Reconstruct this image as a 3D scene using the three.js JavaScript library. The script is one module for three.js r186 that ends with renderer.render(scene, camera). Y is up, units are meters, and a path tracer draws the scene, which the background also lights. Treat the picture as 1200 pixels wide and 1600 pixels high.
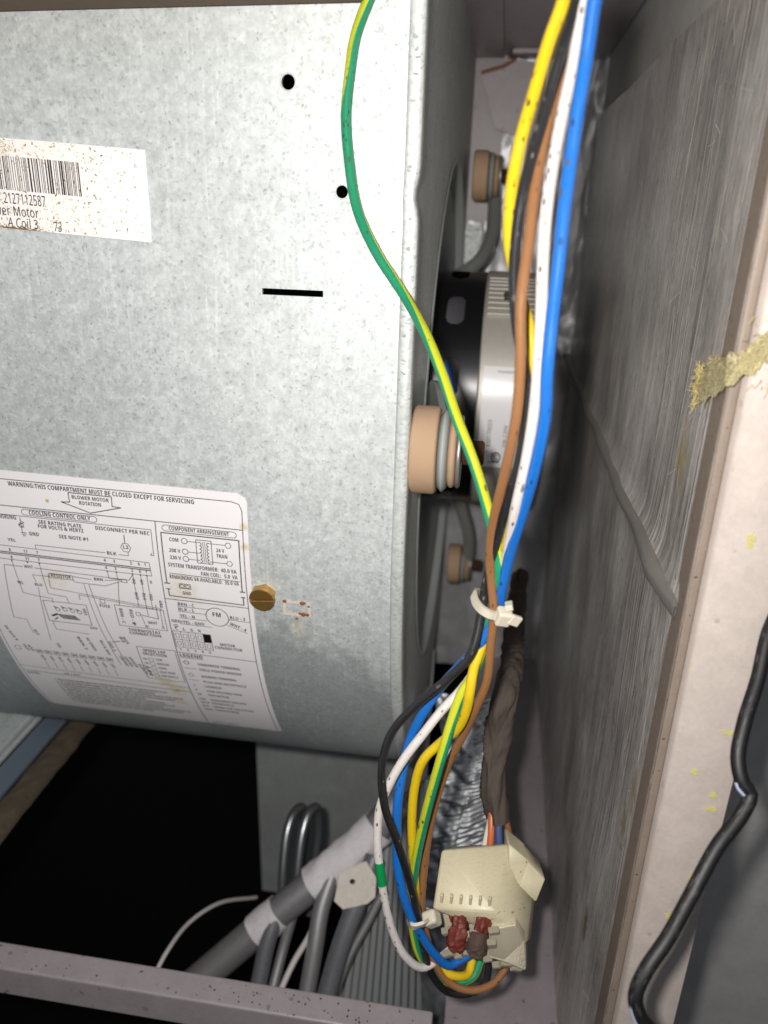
import * as THREE from 'three';
import { mergeGeometries, mergeVertices, toCreasedNormals } from 'three/addons/utils/BufferGeometryUtils.js';
import { RoundedBoxGeometry } from 'three/addons/geometries/RoundedBoxGeometry.js';
import { ConvexGeometry } from 'three/addons/geometries/ConvexGeometry.js';
import { RectAreaLightUniformsLib } from 'three/addons/lights/RectAreaLightUniformsLib.js';

// ------------------------------------------------------------------ camera, light, exposure
const scene = new THREE.Scene();
scene.background = new THREE.Color(0x000000);
const renderer = new THREE.WebGLRenderer({ antialias: true });
renderer.toneMapping = THREE.LinearToneMapping;
renderer.toneMappingExposure = 1.0;
renderer.shadowMap.enabled = true;

const camera = new THREE.PerspectiveCamera(67.38, 0.75, 0.01, 10);
camera.position.set(0.0255, 0.0612, 0.2349);
{
  const m = new THREE.Matrix4().makeBasis(
    new THREE.Vector3(0.98894, 0.02782, -0.14568),
    new THREE.Vector3(-0.07966, 0.92814, -0.36370),
    new THREE.Vector3(0.12509, 0.37119, 0.92010));
  camera.quaternion.setFromRotationMatrix(m);
}
camera.focus = 0.24;
camera.userData.fStop = 12;
scene.add(camera);

// the phone's flash, beside the lens
const flash = new THREE.PointLight(0xfff9f3, 0.275);
flash.position.set(0.0127, 0.0722, 0.2370);
flash.castShadow = true;
flash.shadow.radius = 0.2;
flash.shadow.mapSize.set(2048, 2048);
flash.shadow.camera.near = 0.01; flash.shadow.camera.far = 2;
scene.add(flash);
// added soft daylight-white fill panel behind the camera, standing in for ambient room light
RectAreaLightUniformsLib.init();
const roomFill = new THREE.RectAreaLight(0xeef3ff, 1.0, 1.3, 0.9);
roomFill.position.set(0.02, 0.80, 1.05);
roomFill.lookAt(0.03, -0.05, 0);
scene.add(roomFill);

// ------------------------------------------------------------------ helpers
let seed = 20240611;
const rnd = () => { seed |= 0; seed = seed + 0x6D2B79F5 | 0; let t = Math.imul(seed ^ seed >>> 15, 1 | seed); t = t + Math.imul(t ^ t >>> 7, 61 | t) ^ t; return ((t ^ t >>> 14) >>> 0) / 4294967296; };
const rr = (a, b) => a + (b - a) * rnd();
const V = (x, y, z) => new THREE.Vector3(x, y, z);
const mmv = (a) => V(a[0] / 1000, a[1] / 1000, a[2] / 1000);
const hash2 = (x, y) => { let h = Math.imul(x, 374761393) + Math.imul(y, 668265263) | 0; h = Math.imul(h ^ h >>> 13, 1274126177); return ((h ^ h >>> 16) >>> 0) / 4294967296; };
function vnoise(x, y, per = 0) {
  const xi = Math.floor(x), yi = Math.floor(y), fx = x - xi, fy = y - yi, w = (k) => per ? ((k % per) + per) % per : k;
  const sx = fx * fx * (3 - 2 * fx), sy = fy * fy * (3 - 2 * fy);
  const a = hash2(w(xi), w(yi)), b = hash2(w(xi + 1), w(yi)), c = hash2(w(xi), w(yi + 1)), d = hash2(w(xi + 1), w(yi + 1));
  return (a + (b - a) * sx) * (1 - sy) + (c + (d - c) * sx) * sy;
}
function fbm(x, y, o = 4) { let s = 0, a = 0.5, n = 0; for (let i = 0; i < o; i++) { s += a * vnoise(x, y); n += a; a *= 0.5; x = x * 2.03 + 17.1; y = y * 2.03 + 9.7; } return s / n; }

const names = {};
function numbered(n) { const k = names[n] = (names[n] ?? -1) + 1; return k ? n + '_' + String(k).padStart(3, '0') : n; }
function obj(name, geo, mat, parent) {
  const g = Array.isArray(geo) ? (geo.length > 1 ? mergeGeometries(geo.map((q) => q.index ? q.toNonIndexed() : q)) : geo[0]) : geo;
  const m = new THREE.Mesh(g, mat); m.castShadow = m.receiveShadow = true;
  m.name = parent ? name : numbered(name);
  (parent ?? scene).add(m); return m;
}
function thing(name, label, category, group) {
  const o = new THREE.Group(); o.name = numbered(name); o.userData = { label, category }; if (group) o.userData.group = group; scene.add(o); return o;
}
function tag(o, label, category, group) { Object.assign(o.userData, { label, category }); if (group) o.userData.group = group; return o; }
function struct(o, label, category) { o.userData.kind = 'structure'; if (label) tag(o, label, category); return o; }
function sub(name, parent) { const o = new THREE.Group(); o.name = name; parent.add(o); return o; }

function box(w, h, d, x = 0, y = 0, z = 0, r = 0) {
  const g = r ? new RoundedBoxGeometry(w, h, d, 2, r) : new THREE.BoxGeometry(w, h, d);
  g.translate(x, y, z); return g;
}
function curve(pts, closed = false) { return new THREE.CatmullRomCurve3(pts.map(mmv), closed, 'centripetal'); }
// a tube with uv in metres along it, uv.y once around
function tube(c, r, rad = 14, seg, twist = 0) {
  const L = c.getLength(), n = seg ?? Math.max(24, Math.ceil(L / 0.0015));
  const g = new THREE.TubeGeometry(c, n, r, rad, c.closed);
  const uv = g.attributes.uv;
  for (let i = 0; i < uv.count; i++) { const u = uv.getX(i); uv.setXY(i, u * L, uv.getY(i) + (twist ? twist(u) : 0)); }
  return g;
}
function lumpy(c, r, amp, freq, rad = 20) {
  const g = tube(c, r, rad), p = g.attributes.position, n = g.attributes.normal;
  for (let i = 0; i < p.count; i++) {
    const k = amp * (fbm(p.getX(i) * freq + 50, p.getY(i) * freq + p.getZ(i) * freq + 50, 3) - 0.5) * 2;
    p.setXYZ(i, p.getX(i) + n.getX(i) * k, p.getY(i) + n.getY(i) * k, p.getZ(i) + n.getZ(i) * k);
  }
  const q = mergeVertices(g, 1e-5); q.computeVertexNormals(); return q;
}
function capEnd(c, t, r) { const s = new THREE.SphereGeometry(r, 12, 8); const p = c.getPoint(t); s.translate(p.x, p.y, p.z); return s; }
// flat strap swept along a curve; wide = direction of its width
function strap(c, wide, w, th, n = 60) {
  const pos = [], idx = [], W = wide.clone().normalize();
  for (let i = 0; i <= n; i++) {
    const p = c.getPoint(i / n), t = c.getTangent(i / n), o = V().crossVectors(t, W).normalize(), u = V().crossVectors(o, t).normalize();
    for (const [a, b] of [[-1, -1], [1, -1], [1, 1], [-1, 1]]) { const q = p.clone().addScaledVector(u, a * w / 2).addScaledVector(o, b * th / 2); pos.push(q.x, q.y, q.z); }
    if (i < n) for (let k = 0; k < 4; k++) { const a = i * 4 + k, b = i * 4 + (k + 1) % 4; idx.push(a, b, a + 4, b, b + 4, a + 4); }
  }
  if (!c.closed) { idx.push(0, 2, 1, 0, 3, 2); const e = n * 4; idx.push(e, e + 1, e + 2, e, e + 2, e + 3); }
  const g = new THREE.BufferGeometry(); g.setAttribute('position', new THREE.Float32BufferAttribute(pos, 3)); g.setIndex(idx);
  const q = toCreasedNormals(g, 0.6); q.setAttribute('uv', new THREE.Float32BufferAttribute(new Float32Array(q.attributes.position.count * 2), 2)); return q;
}
// convex solid through points with rounded edges of radius r
function hull(pts, r) {
  const all = [], ico = new THREE.IcosahedronGeometry(r, 1).attributes.position;
  for (const p of pts) for (let i = 0; i < ico.count; i += 1) all.push(V(p.x + ico.getX(i), p.y + ico.getY(i), p.z + ico.getZ(i)));
  const g = toCreasedNormals(new ConvexGeometry(all), 0.9), P = g.attributes.position, N = g.attributes.normal, uv = [];
  for (let i = 0; i < P.count; i++) { const ax = Math.abs(N.getX(i)), ay = Math.abs(N.getY(i)), az = Math.abs(N.getZ(i)); if (ax > ay && ax > az) uv.push(P.getZ(i), P.getY(i)); else if (ay > az) uv.push(P.getX(i), P.getZ(i)); else uv.push(P.getX(i), P.getY(i)); }
  g.setAttribute('uv', new THREE.Float32BufferAttribute(uv, 2)); return g;
}
// sheet from a function (a, b) -> point, with uv(a, b)
function sheet(na, nb, f, uvf) {
  const pos = [], uv = [], idx = [];
  for (let j = 0; j <= nb; j++) for (let i = 0; i <= na; i++) { const p = f(i / na, j / nb); pos.push(p.x, p.y, p.z); const q = uvf(i / na, j / nb, p); uv.push(q[0], q[1]); }
  for (let j = 0; j < nb; j++) for (let i = 0; i < na; i++) { const a = j * (na + 1) + i, b = a + 1, c = a + na + 1, d = c + 1; idx.push(a, b, d, a, d, c); }
  const g = new THREE.BufferGeometry(); g.setAttribute('position', new THREE.Float32BufferAttribute(pos, 3)); g.setAttribute('uv', new THREE.Float32BufferAttribute(uv, 2)); g.setIndex(idx); g.computeVertexNormals(); return g;
}
function flip(g) { const ix = g.index.array; for (let i = 0; i < ix.length; i += 3) { const t = ix[i + 1]; ix[i + 1] = ix[i + 2]; ix[i + 2] = t; } g.computeVertexNormals(); return g; }
function boxUV(g, s = 1) {   // uv in metres from the dominant face direction
  g = g.index ? g.toNonIndexed() : g; g.computeVertexNormals();
  const p = g.attributes.position, n = g.attributes.normal, uv = [];
  for (let i = 0; i < p.count; i++) {
    const ax = Math.abs(n.getX(i)), ay = Math.abs(n.getY(i)), az = Math.abs(n.getZ(i));
    if (ax > ay && ax > az) uv.push(p.getZ(i) * s, p.getY(i) * s); else if (ay > az) uv.push(p.getX(i) * s, p.getZ(i) * s); else uv.push(p.getX(i) * s, p.getY(i) * s);
  }
  g.setAttribute('uv', new THREE.Float32BufferAttribute(uv, 2)); return g;
}

// ------------------------------------------------------------------ textures
function canvas(w, h) { const c = document.createElement('canvas'); c.width = w; c.height = h; return [c, c.getContext('2d')]; }
function ctex(c, rep, srgb = true) {
  const t = new THREE.CanvasTexture(c); t.wrapS = t.wrapT = THREE.RepeatWrapping; if (srgb) t.colorSpace = THREE.SRGBColorSpace; t.magFilter = THREE.LinearFilter;
  if (rep) t.repeat.set(rep[0], rep[1]); return t;
}
function dtex(n, f, rep, srgb = true) {   // f(x, y) -> [r, g, b] 0..1
  const d = new Uint8Array(n * n * 4);
  for (let y = 0; y < n; y++) for (let x = 0; x < n; x++) { const c = f(x, y), i = (y * n + x) * 4; for (let k = 0; k < 3; k++) d[i + k] = Math.max(0, Math.min(255, c[k] * 255)); d[i + 3] = 255; }
  const t = new THREE.DataTexture(d, n, n); t.wrapS = t.wrapT = THREE.RepeatWrapping; if (srgb) t.colorSpace = THREE.SRGBColorSpace; t.magFilter = THREE.LinearFilter; t.minFilter = THREE.LinearMipmapLinearFilter; t.generateMipmaps = true;
  t.repeat.set(rep, rep); t.needsUpdate = true; return t;
}
const std = (o) => new THREE.MeshStandardMaterial(o), phy = (o) => new THREE.MeshPhysicalMaterial(o);

// galvanised spangle: small crystals of differing tone with dark flecks between, a tile of 0.16 m
const GN = 1024;
const spangle = new Float32Array(GN * GN), fleck = new Float32Array(GN * GN);
{
  const cells = 168, cs = GN / cells, fx = [], fy = [], ft = [], fa = [];
  for (let i = 0; i < cells * cells; i++) { fx.push(rnd()); fy.push(rnd()); ft.push(rnd()); fa.push(rnd() * Math.PI); }
  for (let y = 0; y < GN; y++) for (let x = 0; x < GN; x++) {
    const gx = x / cs, gy = y / cs, ix = Math.floor(gx), iy = Math.floor(gy); let b = 9, b2 = 9, k = 0, kd = 0;
    for (let j = -1; j <= 1; j++) for (let i = -1; i <= 1; i++) {
      const q = ((iy + j + cells) % cells) * cells + (ix + i + cells) % cells, dx = ix + i + fx[q] - gx, dy = iy + j + fy[q] - gy, c = Math.cos(fa[q]), s = Math.sin(fa[q]);
      const u = dx * c + dy * s, w = -dx * s + dy * c, d = u * u * 0.45 + w * w * 1.9;
      if (d < b) { b2 = b; b = d; k = q; kd = u; } else if (d < b2) b2 = d;
    }
    spangle[y * GN + x] = ft[k] + 0.25 * kd;
    fleck[y * GN + x] = ft[k] > 0.80 ? Math.min(1, (Math.sqrt(b2) - Math.sqrt(b)) * 3.2) * Math.min(1, (ft[k] - 0.80) * 5) : 0;
  }
}
const galvMap = dtex(GN, (x, y) => {
  const i = y * GN + x, m = vnoise(x / 64, y / 64, 16), v = 0.83 + 0.07 * (spangle[i] - 0.5) - 0.20 * fleck[i] + 0.05 * (m - 0.5) + 0.03 * (hash2(x, y) - 0.5);
  return [v * 0.97, v, v * 0.99];
}, 1 / 0.16);
const galvRough = dtex(GN, (x, y) => { const i = y * GN + x, v = 0.54 + 0.20 * (spangle[i] - 0.5) + 0.24 * fleck[i]; return [v, v, v]; }, 1 / 0.16, false);
const galv = phy({ map: galvMap, roughnessMap: galvRough, roughness: 1, metalness: 0.28 });
// the wrap's own sheet, x -0.30..0 and s -0.221..0.149: pale zinc bloom with a ragged lower edge, runs, scratches and smears
const wrapMap = (() => {
  const n = 2048, d = new Uint8Array(n * n * 4);
  for (let y = 0; y < n; y++) for (let x = 0; x < n; x++) {
    const X = -0.30 + x / n * 0.30, S = -0.221 + y / n * 0.37, sx = Math.floor((X + 0.30) * 6400) & 1023, sy = Math.floor((S + 0.221) * 6400) & 1023, i = sy * GN + sx;
    const rag = fbm(X * 120 + 3, S * 120 + 3, 4) - 0.5, edge = (X < -0.045 ? -0.086 : -0.086 - (X + 0.045) * 0.75) + rag * 0.030;
    const bloom = Math.max(0, Math.min(1, (S - edge) / 0.009)), big = fbm(X * 26 + 7, S * 18, 4) - 0.5, fine = fbm(X * 420, S * 420, 2) - 0.5;
    const drip = Math.max(0, 1 - Math.hypot((X + 0.0375) / 0.0036, (S + 0.0845) / 0.0052) + rag * 0.8);
    const rub = Math.pow(Math.max(0, vnoise(X * 1500, S * 70) - 0.72), 1) * vnoise(X * 30 + 4, S * 30) * 0.25;
    let v = 0.70 + 0.125 * bloom + 0.06 * (spangle[i] - 0.5) - (0.06 + 0.09 * bloom) * fleck[i] + 0.10 * big + 0.05 * fine * (1 + bloom) + 0.10 * Math.min(1, drip * 3) * (1 - bloom) + rub + 0.025 * (hash2(x, y) - 0.5);
    const o = (y * n + x) * 4, warm = Math.min(1, drip * 2); d[o] = Math.max(0, Math.min(255, v * (0.955 + 0.012 * bloom + 0.03 * warm) * 255)); d[o + 1] = Math.max(0, Math.min(255, v * 255)); d[o + 2] = Math.max(0, Math.min(255, v * (1.004 - 0.006 * bloom - 0.06 * warm) * 255)); d[o + 3] = 255;
  }
  const t = new THREE.DataTexture(d, n, n); t.wrapS = t.wrapT = THREE.RepeatWrapping; t.colorSpace = THREE.SRGBColorSpace; t.magFilter = THREE.LinearFilter; t.minFilter = THREE.LinearMipmapLinearFilter; t.generateMipmaps = true; t.needsUpdate = true;
  t.repeat.set(1 / 0.30, 1 / 0.37); t.offset.set(1, 0.221 / 0.37); return t;
})();
const galvWrap = phy({ map: wrapMap, roughnessMap: galvRough, roughness: 1, metalness: 0.28 });

// painted sheet metal with rub marks and dirt specks
function dirtyPaint(base, speck, amount, n = 512) {
  const [c, g] = canvas(n, n); const img = g.createImageData(n, n);
  for (let y = 0; y < n; y++) for (let x = 0; x < n; x++) {
    const k = 1 + 0.045 * (vnoise(x / 24, y / 24, Math.round(n / 24)) - 0.5) + 0.04 * (vnoise(x / 5, y / 5, Math.round(n / 5)) - 0.5) + 0.04 * (hash2(x, y) - 0.5), i = (y * n + x) * 4;
    for (let q = 0; q < 3; q++) img.data[i + q] = Math.max(0, Math.min(255, base[q] * k)); img.data[i + 3] = 255;
  }
  g.putImageData(img, 0, 0);
  for (let i = 0; i < amount; i++) {
    const s = speck[Math.floor(rnd() * speck.length)]; g.fillStyle = `rgba(${s[0]},${s[1]},${s[2]},${rr(0.3, 0.9)})`;
    const r = Math.pow(rnd(), 3) * 5 + 0.6; g.beginPath(); g.ellipse(rnd() * n, rnd() * n, r, r * rr(0.4, 1), rnd() * 3, 0, 7); g.fill();
  }
  return c;
}
const mauvePaint = std({ map: ctex(dirtyPaint([154, 146, 149], [[110, 98, 92], [120, 106, 96], [84, 76, 74]], 110), [1 / 0.12, 1 / 0.12]), roughness: 0.38, metalness: 0.0 });
const beigePaint = phy({ map: ctex(dirtyPaint([187, 177, 170], [[196, 190, 130], [160, 146, 126], [205, 198, 190]], 80), [1 / 0.11, 1 / 0.11]), roughness: 0.32, metalness: 0 });
const wallPaint = std({ map: ctex(dirtyPaint([196, 195, 192], [[176, 177, 176]], 60), [1 / 0.2, 1 / 0.2]), roughness: 0.7 });
const blackPaint = std({ color: 0x131417, roughness: 0.32, metalness: 0.1 });

// wire insulation with dirt specks; u runs 8 cm of wire, v once round
function wireTex(paint, specks, dirt = '#2a211a') {
  const [c, g] = canvas(1024, 128); paint(g);
  for (let i = 0; i < specks; i++) {
    const cl = rnd() < 0.5 ? rr(0, 1024) : 300 + 200 * (rnd() + rnd() - 1);
    g.fillStyle = rnd() < 0.75 ? dirt : '#6b5138'; g.globalAlpha = rr(0.35, 0.95);
    const r = 0.8 + Math.pow(rnd(), 5) * 6; g.beginPath(); g.ellipse(cl, rnd() * 128, r * 1.3, r, 0, 0, 7); g.fill();
  }
  g.globalAlpha = 1; return ctex(c, [1 / 0.11, 1]);
}
const solid = (col) => (g) => { g.fillStyle = col; g.fillRect(0, 0, 1024, 128); };
const grain = dtex(128, () => { const v = rnd(); return [v, v, v]; }, 60, false);
const wireMat = (t) => phy({ map: t, roughness: 0.42, clearcoat: 0.15, clearcoatRoughness: 0.35, bumpMap: grain, bumpScale: 0.00008 });
const M = {
  yellow: wireMat(wireTex(solid('#e6c40c'), 110)),
  black: wireMat(wireTex(solid('#17181c'), 120, '#8d8880')),
  brown: wireMat(wireTex(solid('#94663d'), 130)),
  white: wireMat(wireTex(solid('#e2dcd8'), 240)),
  blue: wireMat(wireTex(solid('#0a6cc8'), 130, '#12233f')),
  ground: wireMat(wireTex((g) => { g.fillStyle = '#0c9468'; g.fillRect(0, 0, 1024, 128); g.fillStyle = '#c9cf24'; g.fillRect(0, 0, 1024, 44); }, 120)),
};

// ------------------------------------------------------------------ measured courses (mm)
const P = {
  yellow: [[33.8,104.0,53.5],[33.5,99.8,53.0],[31.7,93.3,52.6],[29.2,82.8,53.9],[27.7,74.4,55.4],[26.6,64.5,54.0],[27.1,54.1,52.7],[29.4,45.9,51.4],[33.5,34.8,52.1],[35.4,23.4,54.2],[35.3,8.1,55.0],[34.0,-7.7,52.8],[32.3,-25.9,48.4],[31.2,-41.6,46.2],[29.3,-49.5,48.6],[26.9,-56.4,52.8],[26.2,-62.2,55.2],[25.9,-68.9,54.7],[23.8,-76.8,52.7],[19.1,-83.9,50.8],[14.4,-90.9,51.0],[12.3,-100.2,50.7],[11.9,-113.6,50.8],[13.0,-127.2,51.7],[14.1,-137.8,52.6],[15.6,-153.1,51.0],[19.9,-168.2,51.0],[25.3,-176.0,51.3],[29.7,-178.8,50.7],[33.8,-180.7,47.6],[34.6,-178.9,43.6]],
  black: [[36.4,103.7,54.3],[36.0,99.6,53.8],[34.5,91.8,55.0],[32.6,83.8,55.2],[30.7,74.4,56.0],[29.0,64.5,58.1],[28.2,55.6,58.5],[28.3,47.8,58.4],[29.7,38.3,58.7],[31.9,29.9,58.6],[33.5,22.2,59.3],[33.8,12.5,59.9],[32.9,2.9,59.5],[31.4,-7.0,57.3],[29.5,-19.5,52.8],[28.3,-31.6,49.1],[27.9,-39.7,50.3],[25.7,-49.7,55.7],[20.2,-57.4,57.4],[12.0,-66.5,57.8],[5.6,-76.6,58.4],[3.3,-86.9,59.6],[4.7,-100.0,61.5],[8.5,-112.3,61.5],[11.5,-123.7,60.3],[14.1,-136.7,58.7],[16.0,-148.1,56.5],[18.3,-162.2,54.3],[21.6,-176.4,53.0],[27.4,-187.4,50.2],[35.1,-191.4,46.4],[40.0,-189.7,42.8],[40.9,-182.4,39.8]],
  brown: [[38.4,106.3,43.2],[37.4,99.2,45.1],[35.0,88.0,49.9],[32.5,77.0,53.6],[31.5,65.8,57.2],[30.7,54.5,60.8],[30.5,43.0,63.3],[31.2,31.0,64.8],[31.5,19.7,64.9],[31.2,10.3,63.3],[30.0,0.4,59.9],[28.8,-11.6,55.1],[28.8,-22.7,52.0],[30.0,-32.2,51.3],[31.0,-39.5,51.9],[31.1,-48.2,52.2],[30.7,-59.9,51.5],[28.7,-71.0,49.8],[25.7,-82.4,47.1],[21.4,-97.5,45.1],[18.0,-114.7,46.0],[16.8,-128.1,47.2],[16.4,-141.0,49.2],[16.6,-150.5,50.9],[18.6,-160.6,51.4],[21.7,-171.1,52.0],[27.1,-179.5,52.5],[34.4,-183.1,51.8],[41.6,-183.1,48.7],[46.1,-180.5,43.8],[47.4,-178.3,39.4]],
  white: [[38.0,104.1,52.8],[37.4,99.7,53.6],[36.6,88.4,55.0],[35.5,80.3,56.2],[34.5,70.7,58.1],[33.9,59.7,61.5],[34.2,49.7,63.3],[34.8,39.4,65.2],[35.2,28.7,66.2],[35.3,19.4,65.6],[34.8,7.3,62.9],[33.7,-5.2,59.5],[33.1,-17.9,53.8],[32.4,-31.0,49.4],[31.5,-40.6,48.0],[29.8,-50.6,46.8],[27.5,-59.8,47.6],[23.9,-65.4,50.3],[18.9,-71.6,52.4],[14.0,-78.8,54.9],[9.0,-87.0,56.7],[5.0,-96.4,57.8],[2.8,-104.8,58.2],[2.7,-117.9,59.1],[3.8,-127.2,59.5],[5.6,-138.9,59.6],[8.6,-152.6,59.3],[12.7,-162.9,58.6],[18.4,-170.8,55.5],[23.3,-171.7,50.9],[27.9,-169.6,47.3]],
  blue: [[39.2,101.3,64.7],[38.8,97.4,64.1],[38.6,89.4,63.0],[38.0,80.7,63.4],[37.4,71.6,63.8],[37.2,62.2,65.5],[36.9,50.0,67.2],[36.9,39.9,68.0],[37.2,29.4,69.0],[37.5,19.3,67.6],[37.1,6.3,64.1],[35.5,-6.9,58.8],[33.9,-19.4,54.3],[32.7,-32.1,50.9],[31.9,-40.6,49.0],[27.8,-50.9,49.4],[23.3,-57.4,50.4],[18.4,-64.0,51.6],[14.1,-72.9,51.4],[10.3,-83.9,50.9],[8.7,-93.8,51.9],[7.6,-104.3,54.1],[8.0,-115.7,55.4],[9.0,-127.8,56.9],[12.4,-141.9,57.7],[16.9,-154.1,56.6],[22.7,-165.3,54.9],[26.8,-170.7,53.3],[30.9,-171.7,49.9],[36.0,-170.4,46.5]],
  ground: [[-12.5,113.9,4.0],[-14.3,110.5,3.5],[-17.5,102.6,3.0],[-19.3,93.0,3.0],[-19.7,83.7,3.0],[-18.8,71.7,3.5],[-16.0,60.1,5.0],[-9.4,48.6,10.0],[-0.5,37.6,14.3],[6.7,29.5,25.2],[12.3,20.7,33.5],[17.2,11.2,41.0],[22.3,0.9,46.6],[26.3,-8.9,48.9],[29.8,-19.6,50.6],[31.7,-28.6,50.7],[31.1,-39.3,48.6],[29.6,-46.6,48.5],[28.1,-55.6,49.0],[26.5,-61.8,49.6],[24.1,-65.2,51.3],[22.0,-72.8,54.6],[20.2,-81.8,57.4],[17.6,-97.5,57.6],[15.5,-111.6,56.0],[13.9,-127.3,54.9],[13.6,-142.4,53.4],[14.6,-159.5,52.6],[17.4,-171.1,51.5],[22.7,-180.6,50.2],[29.3,-185.5,48.0],[35.3,-184.2,45.6],[37.5,-180.6,41.7]],
  sleeve: [[50.3,-134.0,-168.0],[47.7,-134.9,-123.8],[44.9,-124.0,-73.5],[42.8,-110.0,-35.3],[39.7,-103.3,-7.2],[37.6,-117.4,1.0],[37.5,-131.9,7.9],[40.4,-144.4,14.7]],
  lead_white: [[37.9,-141.3,13.8],[37.0,-147.0,17.3],[35.5,-155.6,21.0]],
  lead_orange: [[37.8,-140.5,14.6],[38.1,-145.4,18.7],[38.1,-153.9,22.1]],
  lead_blue: [[40.1,-140.5,14.3],[40.8,-146.1,17.5],[42.0,-154.6,20.8]],
  lead_brown: [[42.4,-141.1,13.1],[44.5,-146.8,16.2],[47.1,-155.2,19.3]],
  outer_cable: [[100.9,-27.2,53.8],[97.0,-33.1,60.0],[94.3,-41.6,67.0],[90.8,-49.8,74.1],[89.3,-56.3,79.0],[90.4,-60.7,81.8],[92.4,-63.1,82.5],[90.6,-66.6,85.2],[84.7,-72.7,90.6],[79.2,-81.1,97.0],[74.4,-89.5,102.1],[69.8,-95.6,106.3],[68.1,-100.7,108.5],[69.7,-105.9,109.3],[74.7,-111.7,109.9]],
  header: [[-106.8,-321.6,-27.4],[-73.0,-291.8,-44.1],[-42.3,-265.2,-59.0],[-23.7,-250.1,-67.6],[-4.3,-226.3,-79.8]],
  putty1: [[-73.0,-292.1,-43.9],[-67.5,-287.0,-46.7],[-61.3,-281.9,-49.7]],
  putty2: [[-46.0,-268.4,-57.2],[-33.0,-257.5,-63.3],[-23.7,-250.1,-67.6],[-14.1,-239.0,-73.4]],
  branchA: [[-35.1,-258.8,-57.1],[-38.7,-271.5,-46.0],[-39.5,-285.2,-35.0],[-41.0,-304.3,-21.6]],
  branchB: [[-13.6,-242.7,-55.7],[-19.8,-259.5,-42.6],[-25.7,-277.6,-31.2],[-30.5,-298.8,-17.7]],
  branchC: [[-8.0,-261.6,-54.2],[-14.5,-275.1,-45.7],[-21.5,-287.7,-36.4],[-27.9,-304.0,-23.6]],
  branchD: [[-62.6,-281.0,-44.4],[-65.0,-290.7,-36.9],[-67.1,-308.2,-25.2]],
  branchE: [[-54.2,-280.4,-51.2],[-57.6,-296.4,-41.0],[-60.1,-311.4,-27.0]],
  cap1: [[-112.7,-286.7,-8.1],[-110.6,-284.2,-20.3],[-108.0,-288.8,-40.5],[-99.9,-296.1,-60.4],[-86.9,-317.5,-86.1]],
  cap2: [[-53.7,-297.6,-13.9],[-48.7,-288.3,-27.0],[-43.4,-283.7,-40.5],[-41.0,-280.0,-53.2]],
  loop1: [[-69.1,-318.2,-77.4],[-71.4,-294.9,-91.9],[-71.6,-279.7,-103.5],[-69.7,-274.6,-111.2],[-66.8,-275.3,-116.8],[-65.0,-289.0,-116.9],[-65.5,-310.6,-108.1],[-65.1,-335.2,-92.8]],
  loop2: [[-59.2,-309.3,-71.5],[-61.0,-286.7,-85.8],[-60.7,-271.9,-97.2],[-58.8,-266.3,-105.2],[-56.3,-267.8,-110.4],[-54.8,-281.2,-110.6],[-55.3,-302.4,-102.0],[-54.9,-326.4,-86.9]],
  tag: [[-28.0,-239.2,-41.0],[-16.1,-234.2,-44.6],[-10.5,-241.6,-42.4],[-10.4,-250.2,-38.9],[-13.8,-253.2,-37.2],[-25.3,-256.1,-34.5],[-29.9,-252.5,-35.3]],
  body_face: [[22.4,-143.7,33.2],[43.5,-142.8,27.8],[51.9,-155.7,34.0],[51.0,-165.7,43.6],[40.2,-152.8,45.3],[21.3,-153.8,46.1]],
  body_back: [[24.3,-158.0,17.0],[44.8,-157.6,11.9],[55.2,-170.7,17.9],[54.2,-182.5,28.2],[41.3,-169.8,30.3],[22.8,-170.1,30.8]],
  latchOld: [[44.4,-140.7,29.0],[50.1,-144.4,30.8],[56.2,-150.1,32.3],[54.0,-155.6,35.9],[48.5,-150.9,35.8],[44.7,-144.7,32.8]],
  latchA: [[44.2,-140.7,29.0],[50.3,-144.4,30.8],[48.1,-149.7,35.4],[44.7,-144.7,32.8]],
  latchB: [[51.0,-145.0,31.5],[56.1,-149.3,33.0],[53.9,-154.7,36.6],[48.8,-150.1,36.0]],
  arm: [[16.0,82.1,-304.8],[18.5,59.4,-285.2],[17.9,43.2,-262.2],[12.4,32.1,-240.7],[3.9,25.7,-226.1],[-3.2,23.6,-213.4]],
  plug: [[23.0,-156.1,44.6],[39.9,-155.7,43.3],[51.5,-167.0,43.0],[51.1,-172.1,46.2],[26.5,-177.3,46.2],[24.4,-165.5,43.9]],
  plugR: [[39.8,-158.5,47.7],[47.0,-157.1,46.1],[50.1,-161.7,47.6],[51.4,-169.9,50.7],[44.2,-165.5,52.1],[39.6,-165.4,51.6]],
  tape: [[22.8,-175.9,-103.8],[31.2,-200.0,-84.4],[27.8,-217.6,-71.4],[24.8,-237.7,-57.5],[26.3,-265.7,-40.9],[31.5,-307.1,-19.5]],
  ribplate: [[-28.4,-261.8,-94.8],[14.8,-237.4,-121.4],[30.9,-356.4,-43.0],[-33.5,-348.1,-26.7]],
  tie1: [[30.7,-39.2,50.8]],
  tie2: [[18.9,-151.6,53.2]],
};
const TIE_A = [[25.3,-35.0,49.8],[26.0,-35.2,54.1],[27.8,-35.5,57.3],[30.0,-36.1,58.3],[32.3,-36.9,57.2],[34.1,-39.1,50.3],[32.9,-40.9,42.4],[29.3,-40.6,40.7],[26.3,-37.5,44.1]];
const TIE_A_HEAD = [33.3,-36.7,57.6];
const TIE_B = [[13.4,-150.8,55.8],[15.3,-147.7,59.7],[17.6,-147.1,59.1],[19.6,-150.9,53.9],[18.5,-157.2,45.7],[15.0,-159.6,43.9],[13.0,-156.8,48.5]];
const TIE_B_HEAD = [20.2,-149.4,54.8];
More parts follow.
